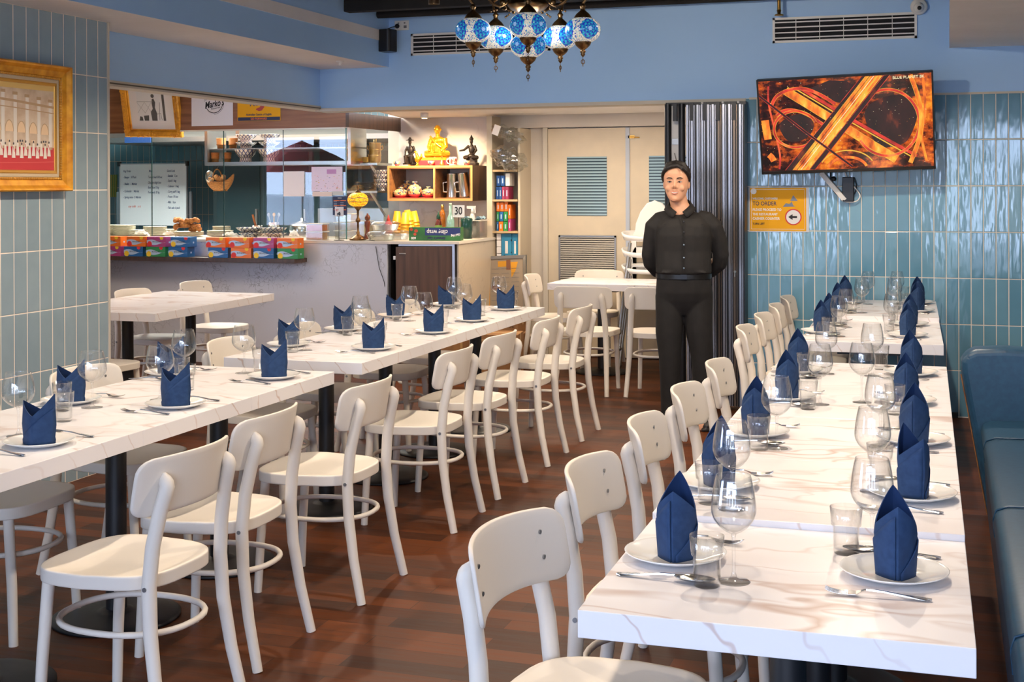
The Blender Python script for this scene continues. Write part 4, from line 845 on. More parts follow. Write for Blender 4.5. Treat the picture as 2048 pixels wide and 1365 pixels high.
b.cur = 7; ribbon(b, [(-fw/2, -fh/2+.025), (0, -fh/2+.035), (fw/2, -fh/2+.045)], .002, y-.0004, .0002)
b.build('printed_scene', [M('red_carpet', (206, 62, 66), .7), M('pale_column', (236, 226, 214), .6), M('arch_print', (240, 208, 168), .6), M('dark_window_print', (92, 84, 84), .6), M('white_gowns', (244, 232, 220), .6), M('cornice_print', (196, 160, 122), .6), M('gold_vault', (234, 196, 118), .6), M('carpet_seam', (228, 120, 110), .6)], t)

p = at(286, 222, 'y', 10.2)
t = empty('gilt_framed_photograph', (p.x, 10.335, 2.27), 'ornate gold frame with a grey photograph of a seated figure, leaning above the counter', 'picture', rot=(rad(13), rad(1.5), 0))
fw, fh = .46, .42
MB().box(-fw/2-.06, 0, -fh/2-.06, fw/2+.06, .014, fh/2+.06).build('backing', BLACKP, t)
frame_profile(fw, fh, [(-.002, .002), (.004, .014), (.018, .012), (.022, .022), (.030, .024), (.050, .034), (.062, .036), (.070, .026), (.070, -.01)], GOLD, t, 'outer_moulding')
b = MB(); rr = random.Random(3)
for k in range(190):
    s_ = rr.random(); e_ = rr.choice('lrtb'); o_ = rr.uniform(.028, .066); L = fw/2+.03
    x, z = {'l': (-fw/2-o_, (s_*2-1)*L), 'r': (fw/2+o_, (s_*2-1)*L), 't': ((s_*2-1)*L, fh/2+o_), 'b': ((s_*2-1)*L, -fh/2-o_)}[e_]; b.sphere((x, -.034, z), rr.uniform(.004, .010), 6, 4, sc_=(1, .6, 1))
b.build('carved_leaves', GOLD, t)
MB().box(-fw/2, -.003, -fh/2, fw/2, 0, fh/2).build('mount', M('photo_mount', (242, 236, 230), .5), t)
b = MB(); y = -.0034; b.box(-.15, y, -.135, .15, -.003, .18, 0); b.cur = 1; b.box(.115, y-.0002, -.13, .14, -.003, .18)
b.prism([(-.005, -.13), (.05, -.13), (.052, -.06), (.036, -.01), (.044, .04), (.03, .075), (.012, .07), (.006, .03), (.012, -.02), (-.012, -.05)], y-.0005, y, ax='y'); b.sphere((.02, y, .098), .018, 10, 6, sc_=(1, .05, 1))
b.prism([(-.14, -.13), (-.10, -.13), (-.105, -.095), (-.13, -.09)], y-.0005, y, ax='y'); b.prism([(-.085, -.13), (-.04, -.13), (-.035, -.08), (-.09, -.085)], y-.0005, y, ax='y')
b.cur = 2
for x0, x1 in ((-.15, -.07), (-.07, .0)): ribbon(b, [(x0, -.06), (x1, .04)], .002, y-.0004, .0002); ribbon(b, [(x0, .04), (x1, -.06)], .002, y-.0004, .0002)
ribbon(b, [(.075, -.125), (.09, .04)], .005, y-.0004, .0002); ribbon(b, [(.05, -.07), (.09, -.06), (.10, -.125)], .005, y-.0004, .0002); ribbon(b, [(-.15, .045), (.02, .045)], .003, y-.0004, .0002)
b.build('photograph', [M('photo_pale', (236, 234, 230), .5), M('photo_grey', (96, 92, 88), .5), M('photo_mid', (150, 146, 140), .5)], t)

# ------------------------------------------------------------ counter block
CT = 1.077
t = empty('service_counter', (-6.0, 10.1, 0), 'long pale speckled stone counter in front of the open kitchen', 'counter')
def rel(P, o=(-6.0, 10.1)): return [(x-o[0], y-o[1]) for x, y in P]
MB().prism(rel([(-8.6, 10.08), (-4.43, 10.05), (-4.43, 10.09), (-4.43, 10.95), (-8.6, 10.95)]), 0, CT-.022).build('front_panel', QUARTZ, t)
MB().prism(rel([(-8.6, 10.07), (-4.42, 10.04), (-3.835, 10.17), (-3.85, 11.405), (-4.88, 11.405), (-4.9, 10.97), (-8.6, 10.97)]), CT-.022, CT).build('worktop', QUARTZ_T, t)
MB().prism(rel([(-3.865, 10.19), (-3.845, 10.18), (-3.86, 11.405), (-3.88, 11.405)]), 0, CT-.022).build('end_panel', quartz_mat('end_panel_stone', (206, 190, 166), (150, 130, 110), .35, 9), t)
t = empty('counter_cupboard', (-4.15, 10.12, 0), 'dark walnut cupboard under the counter end with its door ajar', 'cupboard')
def rc(P): return [(x+4.15, y-10.12) for x, y in P]
b = MB(); b.prism(rc([(-4.42, 10.60), (-3.88, 10.72), (-3.88, 10.74), (-4.42, 10.62)]), .05, CT-.024); b.prism(rc([(-4.425, 10.07), (-4.41, 10.07), (-4.41, 10.62), (-4.425, 10.62)]), .0, CT-.024); b.prism(rc([(-4.42, 10.08), (-3.88, 10.20), (-3.88, 10.72), (-4.42, 10.60)]), .0, .06)
b.build('carcass', M('cupboard_dark', (28, 22, 20), .6), t)
MB().prism(rc([(-3.895, 10.165), (-3.875, 10.17), (-3.875, 10.20), (-3.895, 10.195)]), .0, CT-.024).prism(rc([(-4.33, 10.055), (-3.88, 10.165), (-3.88, 10.175), (-4.33, 10.07)]), CT-.038, CT-.024).build('metal_trim', ALU, t)
dr = MB().prism(rc([(-4.312, 9.958), (-3.897, 10.165), (-3.903, 10.183), (-4.320, 9.976)]), .06, CT-.042).build('door', WOOD_C, t)
MB().cyl((-4.285+4.15, 9.962-10.12, .98), (-4.235+4.15, 9.985-10.12, .98), .006, n=8).build('handle', BRUSH, dr); MB().box(-.195, -.14, .93, -.175, -.12, .96).build('lock_plate', WHITE, dr)
t = empty('tissue_shelf', (-6.4, 9.95, .93), 'dark walnut shelf board fixed to the front of the stone counter', 'shelf')
o = MB().box(-1.9, -.12, -.035, 1.225, .13, 0).build('board', WOOD_D, t); bevel(o, .002)
# tissue boxes
def tissue(col, name, flw, oth):
    t = empty('tissue_box', (0, 0, 0), 'x', 'tissue box', group='tissue boxes on the counter shelf'); w_, d_, h_ = .192, .11, .086
    o = MB().box(0, 0, 0, w_, d_, h_).build('carton', col, t); bevel(o, .0015)
    b = MB(); n = 14; up = [(w_*i/n, h_*(.56+.16*sin(i/n*5+.4))) for i in range(n+1)]; lo = [(w_*i/n, h_*(.30-.13*sin(i/n*5.5-.6))) for i in range(n+1)]
    b.add([(x, -.0006, z) for x, z in lo]+[(x, -.0006, z) for x, z in up], [(i, i+1, n+2+i, n+1+i) for i in range(n)]); b.build('pale_wave', SKYP, t)
    for c_, (fx, fz, fr, m_) in enumerate(((.028, .024, .027, 0), (.15, h_-.008, .020, 1))):
        P = []
        for k in range(28):
            a = 2*pi*k/28; r = fr*(1 if k % 2 else .78); P.append((min(max(fx+r*cos(a), .001), w_-.001), min(max(fz+r*sin(a), .001), h_-.001)))
        MB().prism(P, -.0014, -.0008, 0, 'y').build('flower_print', (flw, oth)[m_], t)
    text('BOUQUET', .019, INK, t, (w_*.52, -.0016, h_*.50), sx=.9); MB().prism([(w_+.0004, 0)]*0 or [(.045, .03), (.065, .03), (.065, .045), (.045, .045)], w_, w_+.0006, ax='x').build('end_mark', SKYP, t)
    return t
TB = {'O': tissue(ORANGE, 'orange', REDP, YFL), 'M': tissue(MAG, 'magenta', REDP, YFL), 'B': tissue(BLUEP, 'blue', YFL, REDP), 'G': tissue(GREENP, 'green', YFL, REDP)}
CN = {'O': 'orange', 'M': 'magenta', 'B': 'blue', 'G': 'green'}
used = set()
ROWS = [(0, [('M', 205), ('B', 247), ('G', 292), ('B', 336), ('B', 416), ('O', 461), ('B', 506.6), ('G', 554)]), (1, [('O', 203), ('O', 252.5), ('M', 293.2), ('B', 340), ('O', 411), ('O', 457.5), ('M', 506.2), ('O', 553)])]
grpn = ['by the pillar', 'second from the pillar', 'third from the pillar', 'left of the gap', 'right of the gap', 'second right of the gap', 'third right of the gap', 'at the right end']
for row, lst in ROWS:
    for i, (c_, px) in enumerate(lst):
        p = at(px, 490, 'y', 9.85); place(TB[c_], c_ not in used, (p.x+.003*(i % 2), 9.85+.004*row, .9305+.0868*row), R.uniform(-.02, .02), CN[c_]+' tissue box, '+('bottom' if row == 0 else 'top')+' layer, '+grpn[i]); used.add(c_)

# fascia and glass
t = empty('kitchen_fascia', (-4.95, 10.35, 2.05), 'walnut fascia boards above the kitchen glass', 'fascia')
p = at(359, 250, 'y', 10.35).x
MB().box(p+4.95, 0, 0, 0, .03, .5).build('front_board', WOOD_F, t); MB().box(p-1.6+4.95, .06, -.015, p-.004+4.95, .09, .5).build('left_board', WOOD_F, t)
MB().prism([(0, 0), (.02, .03), (.06, 1.07), (.03, 1.07)], -.0, .13).build('side_board', WOOD_D, t)
b = MB(); b.box(p+4.95, .0, -.012, -.01, .025, 0); b.build('glass_channel', CREAMCH, t)
t = empty('kitchen_glass_screen', (-4.95, 10.37, CT), 'frameless glass screen between counter and kitchen', 'glass screen')
xs = [-2.55, at(303, 300, 'y', 10.37).x+4.95, at(447, 300, 'y', 10.37).x+4.95, at(566, 300, 'y', 10.37).x+4.95, -.012]
for a, c in zip(xs, xs[1:]): MB().box(a+.004, 0, .0, c-.002, .008, .968).build('pane', PANE, t)
MB().prism([(-.008, .0), (0, .0), (.045, 1.04), (.037, 1.04)], 0, .968).build('side_pane', PANE, t)
GE = M('glass_edge_green', (28, 60, 58), .15)
for x in xs[1:-1]: MB().box(x-.002, -.0005, 0, x+.003, .0085, .968).build('glass_edge', GE, t)
MB().box(-.010, -.003, 0, -.002, .006, .968).build('corner_edge', M('glass_edge_teal', (60, 110, 100), .15), t)
# papers on the glass
GY = 10.366
t, w_, h_ = sheet('blank_paper_note', 567, 343, 609, 393, 'y', GY, PAPER, 'blank pale paper sheet taped inside the glass', 'paper', .0008)
t, w_, h_ = sheet('allergen_chart', 623, 334, 685, 383, 'y', GY, M('lilac_paper', (226, 212, 226), .6), 'lilac chart with small coloured blocks taped on the glass', 'paper', .0008)
b = MB(); rr = random.Random(9); mt = [M('chart_purple', (190, 140, 186), .6), M('chart_yellow', (224, 180, 60), .6), M('chart_green', (150, 160, 80), .6), M('chart_red', (214, 130, 120), .6), M('chart_blue', (110, 120, 170), .6)]
b.box(.0, -.0016, .045, .09, -.0008, .085, 0)
for k in range(46):
    x = -w_/2+.02+rr.random()*(w_-.045); z = -h_/2+.02+rr.random()*(h_*.56); b.cur = 1+k % 4; ww = rr.choice((.004, .006, .012)); b.box(x, -.0016, z, x+ww, -.0008, z+rr.choice((.003, .005)))
b.build('chart_marks', mt, t); b = None
t, w_, h_ = sheet('small_grey_note', 665, 383, 686, 391, 'y', GY, M('grey_note', (196, 200, 196), .6), 'small grey calendar strip under the lilac chart', 'paper', .0008)
t, w_, h_ = sheet('cream_note', 625, 383.6, 664, 393, 'y', GY, M('cream_note', (226, 208, 196), .6), 'cream strip of paper under the lilac chart', 'paper', .0008)
# signs on the fascia
t, w_, h_ = sheet('restaurant_logo_sheet', 383, 178, 466, 251, 'y', 10.345, LAM, "white sheet with the black round Marko's logo on the fascia", 'sign', .0012)
y = -.0018; b = MB()
lc = (.02, .035)
ribbon(b, [(lc[0]+.088*cos(rad(a)), lc[1]+.088*sin(rad(a))) for a in range(-150, -8, 8)], .006, y, .0003); ribbon(b, [(lc[0]+.100*cos(rad(a)), lc[1]+.100*sin(rad(a))) for a in range(-90, 8, 7)], .0025, y, .0003)
ribbon(b, [(lc[0]+.088*cos(rad(a)), lc[1]+.088*sin(rad(a))) for a in range(20, 165, 8)], .006, y, .0003); ribbon(b, [(lc[0]+.100*cos(rad(a)), lc[1]+.100*sin(rad(a))) for a in range(95, 175, 7)], .0025, y, .0003)
b.build('logo_rings', INK, t); text("Marko's", .085, INK, t, (lc[0], y, lc[1]-.008), rot=(rad(90), rad(-9), 0), shear=.35, bold=.0018, sx=.72); text('Restaurant', .022, INK, t, (lc[0]+.015, y, lc[1]-.045), rot=(rad(90), rad(-9), 0), shear=.3)
t, w_, h_ = sheet('yellow_poster', 475, 184, 561, 241, 'y', 10.345, YEL, 'yellow laminated poster with a kangaroo figure and navy foot strip', 'sign', .0012)
MB().box(-w_/2+.004, -.0018, -h_/2+.003, w_/2-.004, -.0012, -h_/2+.034).build('navy_strip', NAVY, t); y = -.002
text('GO FORWARD', .024, ORANGE, t, (0, y-.0004, -h_/2+.018), bold=.0006); text('Australian Centre of English', .026, NAVY, t, (0, y, -h_/2+.056), bold=.0006, sx=.86)
b = MB(); b.prism([(-.03, -.03), (.0, -.045), (.03, -.04), (.055, -.01), (.045, .03), (.05, .055), (.035, .075), (.02, .055), (.028, .02), (.01, -.01), (-.02, -.02)], y-.0004, y, ax='y'); b.cur = 1; b.sphere((-.02, y, .025), .022, 12, 6, sc_=(1, .02, 1)); b.prism([(-.09, .0), (-.065, .06), (-.04, .0), (-.05, 0), (-.065, .035), (-.08, 0)], y-.0004, y, ax='y'); b.build('kangaroo_figure', [M('poster_red', (176, 60, 60), .5), M('poster_blue', (52, 70, 120), .5)], t)

# hanging shelf behind the glass with bowls and baskets
t = empty('hanging_shelf', (-6.0, 10.95, 1.74), 'steel hanging shelf unit with a middle shelf inside the kitchen', 'shelf')
x0, x1 = at(408, 300, 'y', 10.8).x+6, .88; z1 = .32
MB().box(x0, -.14, -.005, x1, .2, .028).build('bottom_board', BRUSH, t); MB().box(x0, -.10, .145, x1, .2, .155).build('middle_shelf', BRUSH, t); MB().box(x0, -.14, .028, x0+.03, .2, z1).build('end_post', BRUSH, t)
b = MB(); b.box(x0+.25, .0, z1-.03, x0+.29, .03, .435); b.box(x1-.03, -.14, .028, x1, .2, z1+.1); b.build('hangers', BRUSH, t)
BWM = M('blue_white_bowl', (222, 214, 204), .25, coat=.5); q = N(BWM); tc = q.n('TexCoord'); sp = q.n('SeparateXYZ', {0: tc.outputs['Object']}); an = q.math('MULTIPLY', q.math('ARCTAN2', sp.outputs[1], sp.outputs[0]), 16/(2*pi)); zz = q.math('MULTIPLY', sp.outputs[2], 30)
d1 = q.math('ABSOLUTE', q.math('SUBTRACT', q.math('FRACT', q.math('ADD', an, zz)), .5)); d2 = q.math('ABSOLUTE', q.math('SUBTRACT', q.math('FRACT', q.math('SUBTRACT', an, zz)), .5)); dm = q.math('MINIMUM', d1, d2)
q.link(q.mix(q.math('LESS_THAN', dm, .12), srgb((226, 214, 200)), srgb((44, 52, 110))), q.b.inputs['Base Color'])
BPROF = [(0, .010), (.046, .008), (.052, 0), (.056, 0), (.052, .012), (.052, .026), (.066, .034), (.086, .052), (.098, .068), (.101, .073), (.098, .074), (.06, .044), (.03, .034), (0, .032)]
bw = tag(MB().lathe(BPROF, 26).build('pedestal_bowl', BWM), 'x', 'bowl')
n_ = 0
XA_, XB_ = at(486, 300, 'y', 10.88).x, at(533, 300, 'y', 10.88).x
for ci, X in enumerate((XA_, XB_)):
    for lev, (z, s_) in enumerate(((1.769, 1.06), (1.896, 1), (1.951, 1))):
        place(bw, n_ == 0, (X+.003*lev, 10.93, z), R.random()*6, 'blue and white patterned pedestal bowl, '+('left' if ci == 0 else 'right')+' stack, '+('bottom shelf', 'middle shelf', 'topmost')[lev], 'pedestal bowls on the hanging shelf', (s_, s_, s_*(1.45 if lev == 0 else 1 if lev == 2 else .75))); n_ += 1
CANE = noise_mat('cane', (190, 128, 62), (150, 94, 42), 60, .6, (1, 1, 6), bump=.4); bk = None
for i, (px, z, s_) in enumerate(((440, 1.896, 1), (462, 1.896, 1), (428, 1.769, .92), (450, 1.769, .92))):
    X = at(px, 300, 'y', 10.88).x
    if bk is None: bk = tag(MB().lathe([(0, 0), (.036, 0), (.037, .028), (.043, .030), (.043, .040), (.040, .042), (.046, .092), (.044, .094), (.0, .092)], 20).build('bamboo_rice_basket', CANE), 'x', 'basket'); first = True
    place(bk, i == 0, (X, 10.90+.02*(i % 2), z), 0, 'bamboo sticky rice basket, '+('left on the middle shelf', 'right on the middle shelf', 'left on the bottom board', 'right on the bottom board')[i], 'bamboo baskets on the hanging shelf', (s_, s_, s_*1.05))
# wicker basket hanging
t = empty('wicker_basket', tuple(at(441, 366, 'y', 10.9)), 'wicker boat basket hanging under the steel shelf', 'basket')
WK = noise_mat('wicker', (196, 130, 62), (132, 84, 36), 55, .7, (1, 1, 3), bump=.5)
def bsk(u, v):
    a = u*2*pi; L = .145*cos(a); wd = .06*sin(a); k = v; up = .075*abs(cos(a))**3*(1 if cos(a) > 0 else .2)
    s_ = .45+.55*sin(k*pi/2)**.8; return (L*s_, wd*s_, -.075+k*(.085+up))
o = MB().grid(bsk, 32, 8).add([(0, 0, -.075)], []).build('basket_body', WK, t); so = o.modifiers.new('s', 'SOLIDIFY'); so.thickness = .006; MB().box(-.065, -.027, -.078, .065, .027, -.072).build('basket_base', WK, t)
MB().tube([(-.035+.055*cos(rad(a)), 0, .0+.13*sin(rad(a))) for a in range(0, 181, 12)], .006, 6).build('handle', WK, t); MB().tube([(-.035, 0, .13), (-.035, .02, .155)], .003, 5).build('hook', BRUSH, t)
t = empty('bag_of_crackers', tuple(at(436, 360, 'y', 10.88)), 'clear bag of fried crackers in the wicker basket', 'bag'); b = MB(); rr = random.Random(2)
for k in range(16): b.sphere((rr.uniform(-.08, .07), rr.uniform(-.02, .02), rr.uniform(-.015, .045)), rr.uniform(.014, .024), 7, 5)
b.build('crackers', noise_mat('cracker', (228, 176, 110), (196, 140, 80), 30, .7), t); MB().sphere((-.085, -.01, .03), .05, 12, 8, sc_=(.9, .7, 1.2)).build('bag_film', PLASTIC, t)

# kitchen interior
t = empty('whiteboard', tuple(at(308, 390, 'y', 12.4)), 'whiteboard with handwritten kitchen order lists on a stand', 'whiteboard')
a = at(241, 330, 'y', 12.4); c = at(374, 452, 'y', 12.4); w_ = (c.x-a.x)/2; h_ = (a.z-c.z)/2; WBM = M('whiteboard_enamel', (224, 238, 248), .25)
MB().box(-w_, -.02, -h_, w_, 0, h_).build('board', WBM, t); b = MB()
for q_ in ((-w_-.01, -h_, -w_, h_), (w_, -h_, w_+.01, h_), (-w_-.01, h_, w_+.01, h_+.012)): b.box(q_[0], -.026, q_[1], q_[2], 0, q_[3])
b.box(-w_-.03, -.03, h_-.02, -w_+.005, 0, h_+.03, 1); b.box(w_-.005, -.03, h_-.02, w_+.02, 0, h_+.03, 1); b.build('frame', [ALU, BLACKP], t)
MB().box(-w_-.06, .0, -t.location.z, -w_-.03, .03, h_-.3).box(w_+.02, 0, -t.location.z, w_+.05, .03, h_-.3).build('stand', ALU, t); y = -.021
for i, (x, z, s_) in enumerate(((-.9, .78, 'Veg Order'), (-.9, .58, '- Bangor   10 Pack'), (-.9, .36, '- Shallot   1 Market'), (-.9, .12, '- Coriander  1 Market'), (-.9, -.08, '- Spring onion 15 Market'), (-.12, .78, 'Meat'), (-.15, .58, 'Tender beef 50 box'), (-.15, .40, 'Chicken thigh box'), (-.15, .24, 'Beef diced 5 kg'), (-.15, .08, 'Pork belly 20 kg'),
        (.42, .78, 'Good Luck'), (.42, .62, '- Sambal   5 pc'), (.42, .46, '- Squid 1 bag'), (.42, .28, '- Calamari 1 bag'), (.42, .10, '- Curry puff 1 bag'), (.42, -.06, '- Prawn 10 box'), (.42, -.24, '- Milk 1 box'), (.42, -.42, '- Fish cake 6 pack'))):
    text(s_, .036, BLUEI, t, (x*w_, y, z*h_), al='LEFT', shear=.2, sx=.62, bold=.0004)
text('soy milk   x 6', .036, REDI, t, (-.75*w_, y, -.38*h_), al='LEFT', shear=.2, sx=.8)
t = empty('range_hood', (-7.0, 12.2, 2.0), 'long stainless steel extraction hood over the kitchen', 'extractor hood'); MB().prism([(-.5, 0), (.8, 0), (.8, .17), (-.3, .17), (-.5, .05)], -1.6, 2.0, ax='x').build('canopy', BRUSH, t)
p = at(275, 280, 'y', 11.2); t = empty('blue_hood_sign', tuple(p), 'blue panel under the ceiling at the left of the kitchen', 'panel'); MB().box(-.15, 0, -.028, .15, .02, .028).build('panel', M('blue_panel', (30, 64, 120), .4), t)
t = empty('striped_cloth', tuple(at(220, 372, 'y', 12.985)), 'hanging green and yellow striped cloth beside the whiteboard', 'cloth'); m = M('striped_cloth', (120, 160, 70), .8); q = N(m); tc = q.n('TexCoord'); sp = q.n('SeparateXYZ', {0: tc.outputs['Object']}); q.link(q.mix(q.math('GREATER_THAN', q.math('FRACT', q.math('MULTIPLY', sp.outputs[0], 40)), .6), srgb((100, 150, 70)), srgb((190, 180, 90))), q.b.inputs['Base Color']); MB().box(-.09, 0, -.13, .09, .01, .13).build('cloth', m, t)
t = empty('dark_fridge', (-6.55, 12.70, 0), 'dark grey upright cooler at the back of the kitchen', 'fridge'); DK = M('dark_steel', (58, 78, 84), .35, .5)
MB().box(-.95, -.3, 0, 1.4, .25, 1.95).build('body', DK, t); b = MB()
for k in range(4): b.box(-.9+k*.57, -.312, .12, -.38+k*.57, -.3, 1.9)
b.build('doors', M('cooler_glass', (40, 62, 68), .12), t)
for k in range(4): MB().box(-.42+k*.57, -.34, .8, -.40+k*.57, -.31, 1.3).build('handle', BRUSH, t)
t = empty('steel_bench', (-5.9, 11.85, 0), 'stainless steel kitchen bench with machines behind the glass', 'bench'); MB().box(-1.4, -.3, .9, .85, .3, .94).box(-1.4, -.28, 0, .85, .28, .9).build('bench', BRUSH, t); MB().box(.05, -.25, .94, .75, .2, 1.32).build('hot_cabinet', BRUSH, t)
MB().lathe([(0, 0), (.13, 0), (.14, .2), (.12, .23), (.02, .25), (.02, .28), (0, .28)], 24, (-.25, 0, .94)).build('rice_cooker', STEEL, t); MB().lathe([(0, 0), (.09, 0), (.09, .16), (0, .16)], 20, (-.75, -.05, .94)).build('stock_pot', STEEL, t)
# plates, bowls and fried food on the counter behind the glass
pl_ = None
def stack(px, Y, n, r, label, mat, cat='plate', top=None):
    global pl_
    if pl_ is None: pl_ = tag(MB().lathe([(0, .003), (.55, .003), (.95, .013), (1, .015), (.98, .018), (.6, .006), (0, .006)], 28).build('side_plate', CREAMCH), 'x', 'plate'); f_ = True
    else: f_ = False
    X = at(px, 470, 'y', Y).x
    for k in range(n):
        o = place(pl_, f_ and k == 0, (X+R.uniform(-.002, .002), Y, CT+k*.0105), 0, label+(', lowest plate' if k == 0 else ', topmost plate' if k == n-1 else ', plate %s up' % ORD[k] if k < 9 else ', plate near the top'), 'plates stacked on the kitchen counter', (r, r, 1))
for px, Y, n, r, l in ((222, 10.62, 9, .09, 'cream plates beside the pillar'), (249, 10.60, 9, .105, 'tall cream plate stack left of the glass joint'), (279, 10.55, 5, .10, 'short cream stack by the crumpled napkin'), (310, 10.6, 8, .11, 'cream plate stack at the glass joint'), (333, 10.75, 5, .10, 'cream stack behind the fried chicken')):
    stack(px, Y, n, r, l, CREAMCH)
for px, Y, n, r, l in ((377, 10.54, 4, .14, 'wide platters under the fried chicken'), (440, 10.56, 5, .12, 'white platters right of the fried chicken'), (443, 10.8, 8, .085, 'small bowls stack at the back of the counter')): stack(px, Y, n, r, l, CHINA)
ZF = CT+4*.0105+.006; FR = noise_mat('fried_batter', (206, 128, 56), (146, 78, 28), 45, .7, bump=.6, bs=.004)
for i, (px, dz, w_, l) in enumerate(((365, .075, .10, 'top left'), (388, .075, .10, 'top right'), (366, .032, .10, 'middle left'), (388, .030, .07, 'middle right'), (393, .002, .09, 'bottom right'))):
    b = MB(); rr = random.Random(20+i)
    for k in range(12): b.sphere((rr.uniform(-w_*.72, w_*.72), rr.uniform(-.035, .035), .022+rr.uniform(-.004, .010)), rr.uniform(.018, .026), 8, 6)
    o = blob(b, 'fried_chicken', FR, None, .006, 2); X = at(px, 450, 'y', 10.52).x; o.location = (X, 10.50, ZF+dz); o.rotation_euler = (0, rad((8, -6, -10, 6, -3)[i]), 0); tag(o, 'golden fried chicken piece, '+l+' of the pile on the platter', 'food', 'fried chicken pieces on the platter')
for i, px in enumerate((503, 550)):
    X = at(px, 470, 'y', 10.55).x; t2 = place(bw, False, (X, 10.52, CT+.028), R.random(), 'blue patterned serving bowl on the counter, '+('left' if i == 0 else 'right')+' one of the pair', 'serving bowls on the counter', (1.25, 1.25, .85)); t3 = place(bw, False, (X+.02, 10.50, CT), R.random(), 'blue patterned bowl beneath the '+('left' if i == 0 else 'right')+' serving bowl', 'serving bowls on the counter', (1.1, 1.1, .62))
for i, (px, w_, h_) in enumerate(((283, .16, .055), (338, .14, .05), (462, .18, .05), (535, .13, .05), (588, .10, .07), (497, .1, .04))):
    X = at(px, 470, 'y', 10.43).x
    def fn(u, v, w_=w_, h_=h_, i=i): return ((u-.5)*w_, .03*(v-.5), h_*sin(pi*min(1, u*.9+.1))**.6*(1-abs(v-.5)*1.1)+.006*sin(u*23+i)+.004*sin(v*17+i)+.004)
    o = MB().grid(fn, 14, 8).build('crumpled_napkin', M('white_tissue_%d' % i, (238, 226, 214), .85)); o.location = (X, 10.44, CT); so = o.modifiers.new('s', 'SOLIDIFY'); so.thickness = .0015
    tag(o, 'crumpled white napkin on the counter, '+('left of the glass joint', 'left of the fried chicken', 'on the white platters', 'between the patterned bowls', 'right of the patterned bowls', 'before the left patterned bowl')[i], 'napkin', 'crumpled napkins behind the tissue boxes')
t = empty('utensil_pot', tuple(at(548, 448, 'z', CT+.0)), 'steel pot holding tongs and spoons behind the patterned bowls', 'utensil pot'); X = at(548, 448, 'y', 10.8).x; t.location = (X, 10.8, CT)
MB().lathe([(0, 0), (.05, 0), (.055, .13), (.05, .13), (.046, .01), (0, .01)], 20).build('pot', STEEL, t)
for k, (dx, m_) in enumerate(((-.03, BRUSH), (.0, YELC), (.028, BRUSH))): MB().tube([(dx*.4, 0, .02), (dx*1.8, 0, .2)], .006, 6).sphere((dx*1.8, 0, .2), .016, 8, 6, sc_=(1, .5, 1.2)).build('utensil', m_, t)
t = empty('sauce_jug', (at(515, 448, 'y', 10.8).x, 10.8, CT), 'jug with an orange handled ladle behind the left patterned bowl', 'jug'); MB().lathe([(0, 0), (.05, 0), (.055, .10), (.05, .10), (.045, .01), (0, .01)], 18).build('jug', STEEL, t); MB().tube([(0, 0, .03), (-.05, 0, .2)], .010, 6).build('ladle_handle', noise_mat('orange_handle', (200, 110, 50), (180, 90, 40), 9), t)
# tubs of spice by the glass corner
TUBM = glass_mat('frosted_tub', (.86, .87, .86), .6, .22, .25); LIDM = M('frosted_lid', (232, 226, 214), .4)
def tub(w_, d_, h_, fill, fm_, name='food_tub'):
    t = empty(name, (0, 0, 0), 'x', 'food tub'); o = MB().prism([(-w_/2+.008, -d_/2+.006), (w_/2-.008, -d_/2+.006), (w_/2, d_/2), (-w_/2, d_/2)], 0, h_).build('tub', TUBM, t)
    if fill: MB().box(-w_/2+.012, -d_/2+.010, .003, w_/2-.012, d_/2-.010, h_*fill).build('contents', fm_, t)
    MB().box(-w_/2-.003, -d_/2-.003, h_, w_/2+.003, d_/2+.003, h_+.006).build('lid', LIDM, t); return t
SP1 = noise_mat('orange_crumbs', (232, 130, 70), (214, 100, 50), 90, .8, lo=.4, hi=.6); SP2 = noise_mat('golden_crumbs', (196, 150, 84), (170, 120, 60), 90, .8)
Xs = at(634, 475, 'y', 10.22).x
a = tub(.17, .12, .068, .9, SP2); place(a, True, (Xs, 10.22, CT), 0, 'clear tub of golden crumbs, lower one by the glass corner', 'food tubs by the glass corner')
a = tub(.17, .12, .060, .88, SP1); place(a, True, (Xs, 10.22, CT+.075), 0, 'clear tub of orange crumbs on top of the golden one', 'food tubs by the glass corner')
Xs = at(670, 475, 'y', 10.3).x
for k in range(3): a = tub(.16, .12, .066, .0, None); place(a, True, (Xs+.01*(k == 2), 10.50, CT+.0745*k), 0, 'empty frosted tub behind the menu stand, '+('lowest', 'middle', 'topmost')[k], 'food tubs by the glass corner')
for k, (px, Y, w_, h_) in enumerate(((715, 10.95, .24, .14), (755, 11.05, .20, .12))): a = tub(w_, .2, h_, .8, M('tub_contents_%d' % k, (214, 190, 140), .7)); place(a, True, (at(px, 470, 'y', Y).x, Y, CT), 0, 'large cream tub behind the mosaic table lamp, '+('left' if k == 0 else 'right'), 'large tubs behind the lamp')
# menu stand
X = at(678, 478, 'y', 10.13).x
t = empty('menu_stand', (X, 10.13, CT), 'navy menu card with a small price tag on a black wire stand', 'menu stand')
MB().tube([(0, 0, 0), (0, 0, .21)], .003, 6).tube([(.012*cos(2*pi*k/14), -.004, .215+.012*sin(2*pi*k/14)) for k in range(14)], .002, 5, closed=True).lathe([(0, 0), (.045, 0), (.045, .004), (0, .006)], 20).build('wire_stand', BLACKP, t)
MB().box(-.060, .004, .215, .075, .006, .375).build('navy_card', NAVY, t); b = MB()
for k, z in enumerate((.34, .298, .262)): b.box(-.05, .0030, z-.004, .005, .0041, z+.002); b.box(.012, .0030, z-.004, .065, .0041, z+.002)
b.cur = 1
for k in range(10): z = .33-(k % 5)*.014-(.01 if k > 4 else 0); b.box(-.05+(k//5)*.062, .0030, z-.001, -.02+(k//5)*.062, .0041, z+.001)
